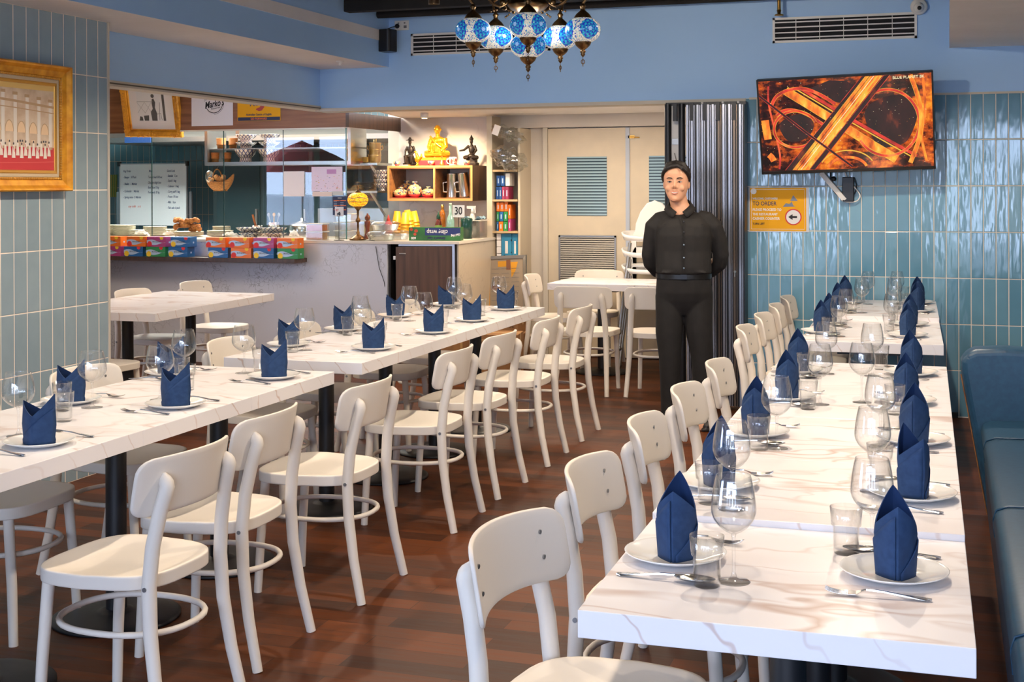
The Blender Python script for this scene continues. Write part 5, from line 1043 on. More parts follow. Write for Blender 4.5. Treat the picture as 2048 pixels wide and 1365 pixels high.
b.build('menu_lines', [ORANGE, SKYP], t); text('MENU', .014, WHITE, t, (.007, .003, .360), ext=.0006)
MB().box(-.035, -.004, .205, .045, -.002, .285).build('price_tag', WHITE, t); text('27', .026, REDI, t, (-.015, -.0045, .258), bold=.0006); text('4', .035, BLACKP, t, (.002, -.006, .226), bold=.003, sx=1.6)
# yellow mosaic lamp
X = at(716, 478, 'y', 10.2).x
t = empty('mosaic_table_lamp', (X, 10.2, CT), 'yellow mosaic table lamp with bronze foot standing on the counter', 'table lamp')
YM = D.materials.new('yellow_mosaic_glass'); YM.use_nodes = True; q = N(YM); tc = q.n('TexCoord'); vo = q.n('TexVoronoi', {'Scale': 130}); q.link(tc.outputs['Object'], vo.inputs['Vector']); hs = q.n('SeparateColor', {0: vo.outputs['Color']}); sp = q.n('SeparateXYZ', {0: tc.outputs['Object']})
an = q.math('ARCTAN2', sp.outputs[1], sp.outputs[0]); wv = q.math('ABSOLUTE', q.math('SUBTRACT', q.math('ABSOLUTE', sp.outputs[2]), q.math('ADD', .016, q.math('MULTIPLY', q.math('SINE', q.math('MULTIPLY', an, 5)), .004))))
c = q.ramp(hs.outputs[0], [(0, srgb((255, 190, 20))), (.4, srgb((240, 150, 10))), (.6, srgb((255, 214, 60))), (.85, srgb((220, 120, 10)))], 'CONSTANT'); c = q.mix(q.math('LESS_THAN', wv, .003), c, srgb((110, 96, 70))); q.link(c, q.b.inputs['Base Color']); q.link(c, q.b.inputs['Emission Color']); q.b.inputs['Emission Strength'].default_value = .5
prof_ = [(.0001 if abs(cos(a)) < 1e-6 else .088*cos(a)**.8, .062*sin(a)) for a in [-pi/2+pi*k/20 for k in range(21)]]; prof_[0] = (0, -.062); prof_[-1] = (0, .062)
o = MB().lathe(prof_, 32).build('mosaic_globe', YM, t); o.location = (0, 0, .345)
MB().lathe([(.03, .40), (.028, .408), (.016, .425), (.008, .43), (.006, .45), (.009, .456), (.003, .47), (0, .472)], 18).build('cap', BRONZE, t)
MB().lathe([(0, 0), (.072, 0), (.074, .010), (.066, .016), (.05, .030), (.02, .045), (.012, .055), (.018, .065), (.009, .075), (.009, .15), (.018, .16), (.022, .17), (.016, .185), (.008, .195), (.010, .25), (.018, .262), (.042, .288), (.046, .295), (0, .295)], 26).build('foot', BRONZE, t)
V = [Vector(v) for v in ((.05, -.02, .006), (.12, -.04, .004), (.20, -.10, .002), (.235, -.155, -.05), (.27, -.165, -.22), (.31, -.16, -.33), (.318, -.13, -.45))]; MB().tube(V, .0028, 6).build('power_cord', BLACKP, t)
# pepper mill, clamshells, cling wrap...
X = at(735, 474, 'y', 10.45).x; t = empty('pepper_mill', (X, 10.45, CT), 'turned dark wooden pepper mill right of the table lamp', 'pepper mill'); PM = M('mahogany', (110, 52, 26), .3)
MB().lathe([(0, 0), (.028, 0), (.03, .02), (.02, .05), (.017, .09), (.024, .125), (.026, .15), (.018, .165), (0, .165)], 20).build('body', PM, t); MB().lathe([(0, .165), (.02, .167), (.025, .185), (.018, .205), (.008, .212), (.009, .222), (0, .226)], 20).build('head', PM, t)
def clam(i, px, Y, z, lab):
    t = empty('takeaway_tray', (at(px, 470, 'y', Y).x, Y, z), lab, 'takeaway container', group='clear takeaway trays beside the cling wrap'); MB().lathe([(0, .002), (.085, 0), (.10, .045), (.105, .047), (.10, .05), (.084, .004), (0, .004)], 24, sx=1.25, sy=.8).build('tray', TUBM, t); MB().lathe([(.105, .05), (.095, .072), (.07, .080), (0, .082)], 24, sx=1.25, sy=.8).build('lid', PLASTIC, t)
clam(0, 762, 10.20, CT, 'clear takeaway tray left of the cling wrap, front one'); clam(1, 792, 10.42, CT, 'clear takeaway tray left of the cling wrap, rear one'); clam(2, 770, 10.30, CT+.083, 'clear takeaway tray stacked upon the front one')
p0 = at(818, 478, 'y', 10.24); p1 = at(921, 478, 'y', 10.30)
t = empty('cling_wrap_box', (p0.x, 10.24, CT), 'long green and navy cling wrap carton standing upside down', 'cling wrap', rotz=atan2(.06, p1.x-p0.x)); L_ = hypot(p1.x-p0.x, .06); H_ = .112
MB().box(0, 0, 0, L_, .11, H_).build('carton', noise_mat('cling_green', (56, 122, 58), (40, 96, 46), 9, .4), t); MB().box(.14, -.0008, .045, L_-.002, 0, H_-.004).build('navy_band', M('cling_navy', (40, 52, 110), .4), t)
b = MB(); 
for x, z, r in ((.02, .092, .014), (.06, .085, .015), (.052, .055, .012)): b.lathe([(0, 0), (r, 0), (r, .0008), (0, .0008)], 14, (0, 0, 0))
b = MB()
for x, z, r in ((.022, .094, .014), (.062, .082, .016), (.052, .054, .013)): b.prism([(x+r*cos(2*pi*k/14), z+r*.9*sin(2*pi*k/14)) for k in range(14)], -.0016, -.0008, ax='y')
b.build('printed_tomatoes', M('tomato_print', (190, 74, 44), .4), t)
UD = (rad(90), pi, 0)
text('cling wrap', .052, WHITE, t, (.245, -.0016, .074), rot=UD, bold=.001, sx=.85); text("Stretch'n Seal", .028, NAVY, t, (.24, -.0016, .022), rot=UD, bold=.0012, shear=.2); text('Glad Hug', .026, WHITE, t, (.405, -.0016, .048), rot=(rad(90), pi+rad(-12), 0), shear=.2, bold=.001, sx=.8); text('600', .028, WHITE, t, (.040, -.0016, .022), rot=UD, bold=.001)
# sauce bottles
def bottle(name, px, Y, prof, mat, cap, capmat, lab, cat='bottle'):
    t = empty(name, (at(px, 470, 'y', Y).x, Y, CT), lab, cat); MB().lathe(prof, 20).build('body', mat, t); MB().lathe(cap, 16).build('cap', capmat, t); return t
GB = M('dark_green_cap', (20, 70, 50), .4)
bottle('chilli_sauce_bottle', 877, 10.75, [(0, 0), (.03, 0), (.03, .12), (.022, .15), (.016, .17), (0, .17)], M('dark_chilli_sauce', (92, 30, 20), .25), [(0, .17), (.018, .17), (.017, .195), (.006, .215), (.003, .235), (0, .235)], GB, 'dark chilli sauce bottle with green pointed cap behind the cling wrap')
D_ = [o for o in COL.objects if o.name.startswith('chilli_sauce_bottle')][-1]; MB().lathe([(.0305, .045), (.0312, .05), (.0312, .11), (.0305, .115)], 20).build('label', M('green_yellow_label', (110, 150, 60), .5), D_)
GGL = M('green_tint_glass', (150, 190, 176), .08, spec=.8, coat=.5)
bottle('glass_bottle', 901, 10.7, [(0, 0), (.034, 0), (.035, .15), (.028, .18), (.013, .22), (.012, .29), (0, .29)], GGL, [(0, .29), (.0125, .29), (.0125, .31), (0, .31)], M('pale_green_cap', (180, 200, 180), .4), 'tall pale green glass bottle behind the cling wrap')
bottle('spray_bottle', 945, 10.9, [(0, 0), (.036, 0), (.036, .14), (.020, .20), (.014, .215), (0, .215)], M('milky_plastic', (214, 208, 200), .4), [(0, .215), (.014, .215), (.014, .24), (.012, .262), (0, .262)], WHITE, 'white trigger spray bottle by the clear bucket')
D_ = [o for o in COL.objects if o.name.startswith('spray_bottle')][-1]; MB().box(-.05, -.010, .258, .03, .010, .282).box(.02, -.006, .22, .03, .006, .26).build('trigger_head', WHITE, D_)
bottle('red_sauce_bottle', 777, 10.9, [(0, 0), (.032, 0), (.033, .12), (.02, .145), (0, .145)], REDI, [(0, .145), (.02, .145), (.010, .17), (.003, .20), (0, .20)], REDI, 'red squeeze sauce bottle beside the yellow cups')
bottle('syrup_bottle', 885, 11.05, [(0, 0), (.028, 0), (.028, .2), (.012, .25), (0, .25)], M('amber_glass', (150, 90, 30), .12), [(0, .25), (.014, .25), (.014, .29), (0, .29)], BRASS, 'amber bottle with brass top behind the chilli sauce')
# number stand
X = at(917, 470, 'y', 10.55).x; t = empty('table_number', (X, 10.55, CT), 'white table number 30 on a wire holder', 'sign')
MB().box(-.055, 0, .19, .055, .004, .295).build('card', WHITE, t); text('30', .095, INK, t, (0, -.002, .243), bold=.001, sx=.78); MB().tube([(-.0, .006, 0), (0, .006, .2)], .003, 6).lathe([(0, 0), (.04, 0), (.04, .005), (0, .006)], 18).build('stand', BLACKP, t)
t = empty('dark_jar', (X+.0, 10.75, CT), 'dark green jar behind the table number', 'jar'); MB().lathe([(0, 0), (.05, 0), (.052, .17), (.045, .18), (0, .18)], 20).build('jar', M('dark_green_glass', (24, 66, 60), .15), t)
X = at(949, 472, 'y', 10.95).x; t = empty('clear_bucket', (X, 10.95, CT), 'clear plastic bucket with rags at the right end of the counter', 'bucket'); MB().prism([(-.085, -.10), (.085, -.10), (.085, .10), (-.085, .10)], 0, .15).build('bucket', TUBM, t); MB().box(-.10, -.11, .15, .10, .11, .158).build('rim', LIDM, t)
MB().grid(lambda u, v: ((u-.5)*.17, (v-.5)*.16, .165+.03*sin(u*9)*cos(v*7)**2), 14, 10).build('blue_rag', M('blue_rag', (130, 160, 180), .9), t); MB().box(-.02, -.1015, .03, .02, -.1002, .06).build('label', PAPER, t)
# yellow cup stacks
cup = None
CUPP = [(0, 0), (.024, 0), (.035, .082), (.038, .084), (.036, .086), (.033, .084), (.022, .004), (0, .004)]
k_ = 0
for i, (px, Y, n, lean, zb, lab) in enumerate(((792, 10.98, 5, .06, .0, 'left stack'), (808, 10.9, 4, .07, .02, 'second stack'), (824, 11.0, 5, -.20, 0, 'third stack'), (834, 11.04, 5, -.14, .0, 'right stack'))):
    X = at(px, 470, 'y', Y).x+lean*-.10
    for k in range(n):
        if cup is None: cup = tag(MB().lathe([(r, .086-z) for r, z in CUPP], 22).build('yellow_cup', YELC), 'x', 'cup')
        z = .01+.030*k+(.02*i % .03)+(.11 if i in (0, 1) else .12)*0+.10
        c_ = place(cup, k_ == 0, (X+lean*z, Y, CT+z-.10+.0), 0, 'upside down yellow cup, '+lab+', '+('lowest' if k == 0 else 'topmost' if k == n-1 else ORD[k]+' up'), 'yellow cups stacked on the counter'); c_.rotation_euler = (0, lean, 0); c_.scale = (1.15, 1.15, 1.2); k_ += 1
# right-hand glass side shelf with brass pots
t = empty('steel_wall_shelf', (-5.0, 11.15, 1.73), 'steel bracket shelf with brass pots inside the side glass', 'shelf'); MB().box(-.42, -.14, 0, .05, .2, .02).build('board', BRUSH, t); MB().tube([(-.02, -.12, 0), (-.02, .2, -.22)], .012, 4, smooth=False).build('bracket', WHITE, t)
t = empty('lower_wall_shelf', (-5.0, 11.15, 1.475), 'lower steel bracket shelf inside the side glass', 'shelf'); MB().box(-.42, -.14, 0, .05, .2, .018).build('board', BRUSH, t); MB().tube([(-.02, -.12, 0), (-.02, .2, -.22)], .012, 4, smooth=False).build('bracket', WHITE, t)
bp = None
for i, (px, s_, st) in enumerate(((716, .8, 2), (733, .95, 1), (750, 1.25, 3), (752, 1.25, 0))):
    for k in range(max(1, st) if st else 0):
        if bp is None:
            bp = empty('brass_pot', (0, 0, 0), 'x', 'pot'); MB().lathe([(0, 0), (.035, 0), (.045, .02), (.043, .05), (.048, .058), (.045, .06), (.04, .05), (.03, .006), (0, .005)], 22).build('pot', BRASS, bp); MB().tube([(-.045+.0, 0, .05), (-.058, 0, .062), (-.055, 0, .085), (-.04, 0, .07)], .003, 5).build('handle', BRASS, bp); MB().tube([(.045, 0, .05), (.058, 0, .062), (.055, 0, .085), (.04, 0, .07)], .003, 5).build('handle', BRASS, bp); f_ = True
        else: f_ = False
        place(bp, f_, (at(px, 300, 'y', 11.1).x, 11.1-.0*k, 1.75+.045*s_*k), R.random()*3, 'brass serving pot, '+('small left pair', 'middle single', 'large right stack', '')[i]+(', '+('lower', 'second', 'topmost')[k] if st > 1 else ''), 'brass pots on the steel shelf', (s_, s_, s_))
for i, z in enumerate((1.493, 1.535, 1.577, 1.619)): place(bw, False, (at(765, 380, 'y', 11.1).x, 11.1, z), i, 'dark blue patterned bowl on the lower steel shelf, '+('lowest', 'second up', 'third up', 'topmost')[i], 'patterned bowls on the lower steel shelf', (.8, .8, .9))
for i in range(7):
    if i == 0: pt_ = tag(MB().lathe([(0, .003), (.06, .003), (.088, .011), (.09, .013), (.06, .006), (0, .006)], 24).build('dark_plate', M('dark_glaze', (62, 66, 70), .25)), 'x', 'plate')
    place(pt_, i == 0, (at(733, 380, 'y', 11.1).x, 11.1, 1.493+.011*i), 0, 'dark plate in the pile on the lower steel shelf, '+('lowest' if i == 0 else 'topmost' if i == 6 else ORD[i]+' up'), 'dark plates on the lower steel shelf')

# ------------------------------------------------------------ wall box with statues
bx0, bx1 = at(775, 370, 'y', 11.05).x, at(945, 370, 'y', 11.05).x; bz0, bz1 = 1.402, 1.722
t = empty('wall_shelf_box', ((bx0+bx1)/2, 11.05, bz0), 'light walnut two compartment box shelf on the marble wall', 'shelf'); w_ = (bx1-bx0)/2; hh = bz1-bz0; th = .028; dd = .37
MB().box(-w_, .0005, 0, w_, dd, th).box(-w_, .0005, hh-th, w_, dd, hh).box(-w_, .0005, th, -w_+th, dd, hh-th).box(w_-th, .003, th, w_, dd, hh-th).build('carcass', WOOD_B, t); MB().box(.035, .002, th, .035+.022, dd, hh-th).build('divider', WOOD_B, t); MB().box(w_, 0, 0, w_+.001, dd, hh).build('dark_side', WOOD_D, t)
b = MB(); b.box(-w_, -.002, 0, w_, 0, .020); b.box(-w_, -.002, hh-.018, w_, 0, hh); b.box(-w_, -.002, .020, -w_+.018, 0, hh-.018); b.box(w_-.018, -.002, .020, w_, 0, hh-.018); b.box(.037, -.002, .020, .052, 0, hh-.018); b.build('edge_banding', WOOD_E, t)
REDC = M('red_cloth', (196, 50, 60), .6); tt = empty('red_mat', (bx0+.03+.20, 11.07, bz0+th), 'red mat under the lidded bowls', 'mat'); MB().box(-.19, 0, 0, .19, .28, .003).build('mat', REDC, tt)
BEN = M('enamelled_ceramic', (214, 168, 120), .25, coat=.5); q = N(BEN); tc = q.n('TexCoord'); sp = q.n('SeparateXYZ', {0: tc.outputs['Object']}); vo = q.n('TexVoronoi', {'Scale': 90}); q.link(tc.outputs['Object'], vo.inputs['Vector']); hs = q.n('SeparateColor', {0: vo.outputs['Color']})
c = q.ramp(hs.outputs[0], [(0, srgb((232, 196, 130))), (.45, srgb((196, 110, 60))), (.6, srgb((240, 220, 180))), (.8, srgb((70, 84, 120)))], 'CONSTANT'); q.link(q.mix(q.math('LESS_THAN', sp.outputs[2], .016), c, srgb((226, 96, 96))), q.b.inputs['Base Color'])
lb = None
for i, (px, Y, s_, sz, lab) in enumerate(((801, 11.13, 1.12, 1.05, 'left front'), (829.5, 11.13, 1.12, 1.62, 'tall middle'), (857, 11.15, 1.12, 1.1, 'right front'), (813, 11.29, 1.3, 1.5, 'wider rear'))):
    if lb is None:
        lb = empty('lidded_bowl', (0, 0, 0), 'x', 'bowl'); MB().lathe([(0, 0), (.03, 0), (.052, .012), (.060, .035), (.058, .042), (0, .042)], 24).build('bowl', BEN, lb); MB().lathe([(.060, .042), (.055, .050), (.035, .062), (.016, .066), (.014, .070), (.022, .076), (.022, .080), (0, .081)], 24).build('lid', BEN, lb); f_ = True
    else: f_ = False
    o = place(lb, f_, (at(px, 380, 'y', Y).x, Y, bz0+th+.003), i, lab+' lidded enamel bowl in the wall box', 'lidded bowls in the wall box', (s_, s_, s_*sz))
pt = None
for i, (px, lean) in enumerate(((904, .0), (930, -.10))):
    if pt is None:
        pt = empty('steel_jug', (0, 0, 0), 'x', 'jug'); MB().lathe([(0, 0), (.056, 0), (.056, .005), (.050, .20), (.054, .205), (.05, .21), (0, .208)], 26).build('body', STEEL, pt); MB().tube([(-.048, 0, .05), (-.085, 0, .05), (-.088, 0, .13), (-.048, 0, .135)], .008, 8).build('handle', STEEL, pt); f_ = True
    else: f_ = False
    o = place(pt, f_, (at(px, 380, 'y', 11.18).x, 11.18, bz0+th+.001+(.006 if i else 0)), rad(20), ('left' if i == 0 else 'right leaning')+' polished steel water jug in the wall box', 'steel jugs in the wall box', (.92, .92, 1.05)); o.rotation_euler = (0, lean, rad(20))
ZT = bz1
def fig(name, px, Y, lab, mat, build, vox=.004, cat='statue', s_=1, rz=0):
    t = empty(name, (at(px, 320, 'y', Y).x, Y, ZT), lab, cat, rotz=rz); b = MB(); build(b); o = blob(b, 'figure', mat, t, vox, 1); t.scale = (s_, s_, s_); return t
def monk(b):
    b.sphere((0, .02, .10), .075, 14, 10, sc_=(1.25, .75, 1.35)); b.sphere((0, .02, .20), .07, 14, 10, sc_=(1.35, .7, .7)); b.sphere((.0, 0, .325), .043, 14, 10, sc_=(.92, 1, 1.2)); b.cyl((0, .01, .24), (0, .005, .30), .026)
    b.sphere((.040, .005, .325), .012, 8, 6); b.sphere((-.040, .005, .325), .012, 8, 6); b.sphere((0, -.044, .322), .009, 8, 6)
    for s_ in (-1, 1):
        b.tube([(s_*.085, .02, .22), (s_*.11, .0, .13), (s_*.075, -.05, .075)], [.032, .028, .018], 10); b.tube([(s_*.05, .0, .045), (s_*.14, -.03, .045), (s_*.10, -.08, .035), (s_*-.02, -.085, .035)], [.045, .042, .032, .02], 10)
    b.tube([(-.08, -.03, .25), (0, -.045, .17), (.07, -.03, .12)], .014, 8)
def king(seat):
    def f(b):
        b.box(-.065, -.05, 0, .065, .06, .03); b.box(-.05, -.03, .03, .05, .05, .09); b.sphere((0, .01, .17), .035, 12, 9, sc_=(1, .75, 1.5)); b.sphere((0, 0, .255), .021, 10, 8, sc_=(.9, 1, 1.2)); b.cyl((0, .003, .215), (0, 0, .245), .012)
        if seat: b.lathe([(0, .275), (.045, .272), (.045, .278), (.02, .284), (.012, .305), (0, .312)], 16)
        else: b.lathe([(0, .27), (.022, .272), (.024, .285), (.012, .30), (.003, .325), (0, .326)], 14)
        for s_ in (-1, 1):
            b.tube([(s_*.03, .01, .21), (s_*.055, -.0, .16), (s_*.04, -.04, .12)] if seat or s_ > 0 else [(s_*.03, .01, .21), (s_*.075, -.02, .165), (s_*.12, -.05, .155)], [.016, .013, .009], 8)
            b.tube([(s_*.02, .01, .10), (s_*.032, -.05, .10), (s_*.03, -.05, .03)] if seat else [(s_*.02, .01, .09), (s_*.07, -.02, .085), (s_*.02, -.05, .08)], [.024, .022, .014], 8)
        b.sphere((0, 0, .10), .04, 10, 8, sc_=(1.2, 1, .7))
    return f
t = empty('statue_plinth', (at(874, 320, 'y', 11.2).x, 11.2, ZT), 'red and gold stepped plinth under the gold monk statue', 'plinth'); MB().box(-.15, -.08, 0, .13, .12, .05).build('red_base', REDC, t); MB().box(-.14, -.075, .05, .12, .11, .075).build('gold_cushion', GOLDS, t)
o = fig('gold_monk_statue', 875, 11.215, 'large seated gold monk statue in the centre of the wall box', GOLDS, monk, .0045, s_=.80, rz=rad(-8)); o.location.z = ZT+.072
fig('bronze_king_statue', 820, 11.20, 'dark bronze seated statue with a hat, left of the gold monk', DBRONZE, king(True), .0035, s_=.86); fig('bronze_figure_statue', 943, 11.22, 'dark bronze seated statue with pointed crown, right of the gold monk', DBRONZE, king(False), .0035, s_=.86)
def bird(b):
    b.lathe([(0, 0), (.03, 0), (.012, .012), (.008, .03), (0, .03)], 12); b.sphere((0, 0, .06), .028, 12, 8, sc_=(1, .8, 1.1)); b.tube([(0, 0, .07), (-.01, 0, .11), (-.015, -.003, .125)], [.018, .012, .010], 8); b.tube([(.015, 0, .06), (.04, 0, .085), (.038, 0, .11)], [.014, .012, .006], 8); b.sphere((-.02, 0, .126), .012, 8, 6)
fig('gold_rooster', 835, 11.12, 'small gold rooster ornament at the feet of the hatted statue', GOLDS, bird, .003, 'ornament')
sb = None
for i, (px, lab) in enumerate(((794, 'at the left end'), (862, 'before the red plinth'), (934, 'before the crowned statue'))):
    o = tag(MB().lathe([(0, 0), (.018, 0), (.016, .006), (.028, .018), (.031, .042), (.029, .042), (.024, .015), (0, .01)], 22).build('enamel_cup', BEN), 'x', 'cup') if sb is None else dup(sb); f_ = sb is None; sb = sb or o; o.location = (at(px, 320, 'y', 11.09).x, 11.09, ZT); o['label'] = 'small red and gold enamel cup on the wall box, '+lab; o['group'] = 'enamel cups on the wall box'
X = at(906, 320, 'y', 11.10).x; t = empty('printed_mug', (X, 11.10, ZT), 'white mug with a red picture on top of the wall box', 'mug'); MB().lathe([(0, 0), (.033, 0), (.035, .003), (.035, .076), (.032, .076), (.031, .006), (0, .006)], 24).build('mug', CHINA, t); MB().tube([(-.033, 0, .06), (-.055, 0, .058), (-.06, 0, .038), (-.05, 0, .018), (-.033, 0, .016)], .005, 8).build('handle', CHINA, t)
MB().lathe([(.0354, .012), (.0354, .062)], 24).build('printed_band', noise_mat('mug_print', (196, 60, 50), (236, 200, 180), 60, .3, lo=.45, hi=.55), t)
t = empty('small_bell', (at(884, 320, 'y', 11.08).x, 11.08, ZT), 'small brass bell with a handle left of the mug', 'bell'); MB().lathe([(0, 0), (.025, 0), (.022, .012), (.014, .034), (.008, .044), (.004, .05), (.004, .075), (.007, .082), (0, .088)], 20).build('bell', BRASS, t)
o = empty('folded_card', (at(812, 320, 'y', 11.07).x, 11.07, ZT), 'flat red and white packet under the hatted statue', 'packet'); MB().box(-.04, 0, 0, .03, .03, .010).build('packet', [M('packet_orange', (220, 130, 70), .5)], o); MB().box(-.038, -.001, .003, .02, 0, .009).build('white_label', WHITE, o)

# ------------------------------------------------------------ tall shelf beside the marble
TS0, TS1 = at(975, 300, 'y', 11.1).x, at(1040, 300, 'y', 11.1).x
t = empty('storage_shelving', (TS0, 11.08, 0), 'tall cream open shelving with peg holes beside the marble wall', 'shelving'); W_ = TS1-TS0; CRB = M('cream_board', (206, 192, 168), .5)
MB().box(0, 0, 0, .05, .34, 2.16).build('side_panel', CRB, t); MB().box(W_-.02, .02, 0, W_, .34, 2.05).build('side_panel', CRB, t); MB().box(.05, .32, 0, W_-.02, .34, 2.1).build('back_panel', CRB, t)
SHZ = (1.68, 1.415, 1.132, .872, .56)
for z in SHZ: MB().box(.05, .005, z-.018, W_-.02, .32, z).build('shelf_board', M('shelf_oak_%d' % int(z*100), (190, 164, 124), .5), t)
b = MB()
for k in range(26): b.box(W_-.0215, .06, .9+k*.035, W_-.0195, .068, .906+k*.035)
b.build('peg_holes', M('hole_dark', (60, 50, 40), .8), t)
def carton(px0, px1, z0, z1, mat, lab, Y=11.12, d=.14, mk=None, g_='boxes on the tall shelving'):
    x0, x1 = at(px0, 400, 'y', Y).x, at(px1, 400, 'y', Y).x; t = empty('carton', (x0, Y, z0), lab, 'box', group=g_); o = MB().box(0, 0, 0, x1-x0-.002, d, z1-z0-.002).build('carton', mat, t); bevel(o, .002)
    w_ = x1-x0; h_ = z1-z0
    if mk: MB().box(w_*.35, -.0008, h_*.25, w_*.62, 0, h_*.72).build('printed_mark', mk, t)
    return t
DB = M('royal_blue_carton', (34, 84, 150), .45); LB = M('sky_blue_carton', (58, 140, 178), .45); MR = M('maroon_carton', (150, 50, 86), .45)
for k, (a, c) in enumerate(((993, 1001), (1001.5, 1009.5))): carton(a, c, 1.415+.12, 1.63, DB, 'tall blue carton, upper row, '+('left' if k == 0 else 'right'), mk=SKYP)
for k, (a, c, m_) in enumerate(((992, 998, DB), (998, 1003.5, DB), (1004, 1010, MR), (1010.3, 1017.5, MR))): carton(a, c, 1.415, 1.53, m_, ('blue' if m_ == DB else 'maroon')+' carton, lower row, '+('first', 'second', 'third', 'fourth')[k]+' from the left', mk=SKYP)
carton(1011, 1020, 1.535, 1.65, WHITE, 'white folded carton sticking out right of the blue ones')
for k, (a, c, z0, z1, m_) in enumerate(((993, 999.5, 1.132+.175, 1.39, ORANGE), (1000, 1008, 1.132+.175, 1.39, ORANGE), (1008.4, 1016, 1.132+.175, 1.395, ORANGE), (1016.3, 1022, 1.132+.11, 1.37, ORANGE), (993, 998, 1.132+.087, 1.305, GREENP), (998.4, 1006.5, 1.132+.087, 1.305, BLUEP), (1007, 1015.5, 1.132+.087, 1.305, GREENP), (993, 997, 1.132, 1.217, BLUEP), (997.4, 1006, 1.132, 1.217, ORANGE), (1006.4, 1015.5, 1.132, 1.217, GREENP), (1016.3, 1022, 1.132, 1.24, MAG))):
    nm = {ORANGE: 'orange', GREENP: 'green', BLUEP: 'blue', MAG: 'magenta'}[m_]; carton(a, c, z0, z1, m_, nm+' tissue carton end, '+('top row' if k < 4 else 'middle row' if k < 7 else 'bottom row')+', '+('first', 'second', 'third', 'fourth', 'first', 'second', 'third', 'first', 'second', 'third', 'fourth')[k], mk=SKYP, g_='tissue cartons on the tall shelving')
CB = M('sky_blue_printed_carton', (66, 150, 186), .45); q = N(CB); tc = q.n('TexCoord'); vo = q.n('TexVoronoi', {'Scale': 22}); q.link(tc.outputs['Object'], vo.inputs['Vector']); q.link(q.mix(q.math('LESS_THAN', vo.outputs['Distance'], .22), srgb((58, 142, 180)), srgb((36, 50, 70))), q.b.inputs['Base Color'])
carton(1002.5, 1023.5, .872, 1.11, CB, 'large sky blue printed carton, left one', mk=WHITE); carton(1024, 1036, .872, 1.11, CB, 'large sky blue printed carton, right one', mk=WHITE)
for k in range(4): carton(993, 1002, .872+.06*k, .872+.058+.06*k, PAPER, 'white paper roll pack beside the blue cartons, '+('lowest', 'second up', 'third up', 'topmost')[k], g_='white paper packs on the tall shelving')
for k, (a, c) in enumerate(((993, 1003), (1004, 1014), (1015, 1027))): carton(a, c, .56, .82, (BLUEP, M('dark_pack', (60, 70, 80), .5), PAPER)[k], ('blue', 'dark', 'white')[k]+' pack on the lowest visible shelf board')
# bags of plastic lids
for i, (px, py, r, lab) in enumerate(((1017, 268, (.16, .07, .055), 'upper bag of clear plastic lids with a white label'), (1018, 318, (.17, .09, .085), 'lower bulging bag of clear plastic lids'))):
    p = at(px, py, 'y', 11.02); t = empty('lid_bag', tuple(p), lab+' on the tall shelving', 'bag', rot=(0, rad(20), 0)); b = MB(); rr = random.Random(i)
    tmp = MB().sphere((0, 0, 0), 1, 30, 20); v = [(x*r[0]*(1+.14*sin(z*9+y*7+i)), y*r[1]*(1+.25*rr.random()), z*r[2]*(1+.22*sin(x*11+i)+.2*rr.random())) for x, y, z in tmp.v]
    b.add(v, tmp.f, False); b.build('bag_film', PLASTIC, t)
    for k in range(7): MB().lathe([(0, 0), (r[2]*.8, 0), (r[2]*.8, .004), (0, .005)], 16).build('plastic_lid', TUBM, t, loc=(-.09+k*.022, 0, 0), rot=(0, rad(80), 0))
    if i == 0: MB().box(-.125, -.075, -.045, -.065, -.068, .045).build('white_label', PAPER, t)
# menu frame on the floor leaning
p = at(1008, 577, 'y', 10.98)
t = empty('framed_menu_board', (p.x, 11.0, .66), 'grey framed menu poster leaning on the tall shelving behind the tables', 'menu board', rot=(rad(-8), rad(-3), rad(-2)))
frame_profile(.36, .46, [(0, 0), (0, .02), (.026, .024), (.03, .0)], BRUSH, t, 'frame'); MB().box(-.18, -.012, -.23, .18, -.004, .23).build('poster', M('poster_beige', (150, 134, 114), .35, coat=.3), t)
b = MB(); y = -.0125; b.box(-.175, y-.0004, -.225, -.135, y, .20); b.box(-.06, y-.0004, .16, .02, y, .21); b.prism([(.06, .2), (.13, .2), (.11, .13), (.07, .06)], y-.0004, y, ax='y'); b.cur = 1; b.box(.02, y-.0004, .13, .06, y, .22); b.box(-.12, y-.0004, -.04, -.05, y, -.005); b.cur = 2
for k in range(26): b.box(-.12+(k % 3)*.095, y-.0004, .14-(k//3)*.04, -.12+(k % 3)*.095+.07, y, .146-(k//3)*.04)
b.build('poster_print', [M('mustard', (208, 146, 40), .4), M('print_brown', (130, 84, 60), .4), M('print_grey', (130, 120, 110), .4)], t)
MB().prism([(-.22, -.66), (-.20, -.66), (-.20, -.25), (-.22, -.25)], .0, .02, ax='y').prism([(.20, -.66), (.22, -.66), (.22, -.25), (.20, -.25)], .0, .02, ax='y').build('legs', BRUSH, t)
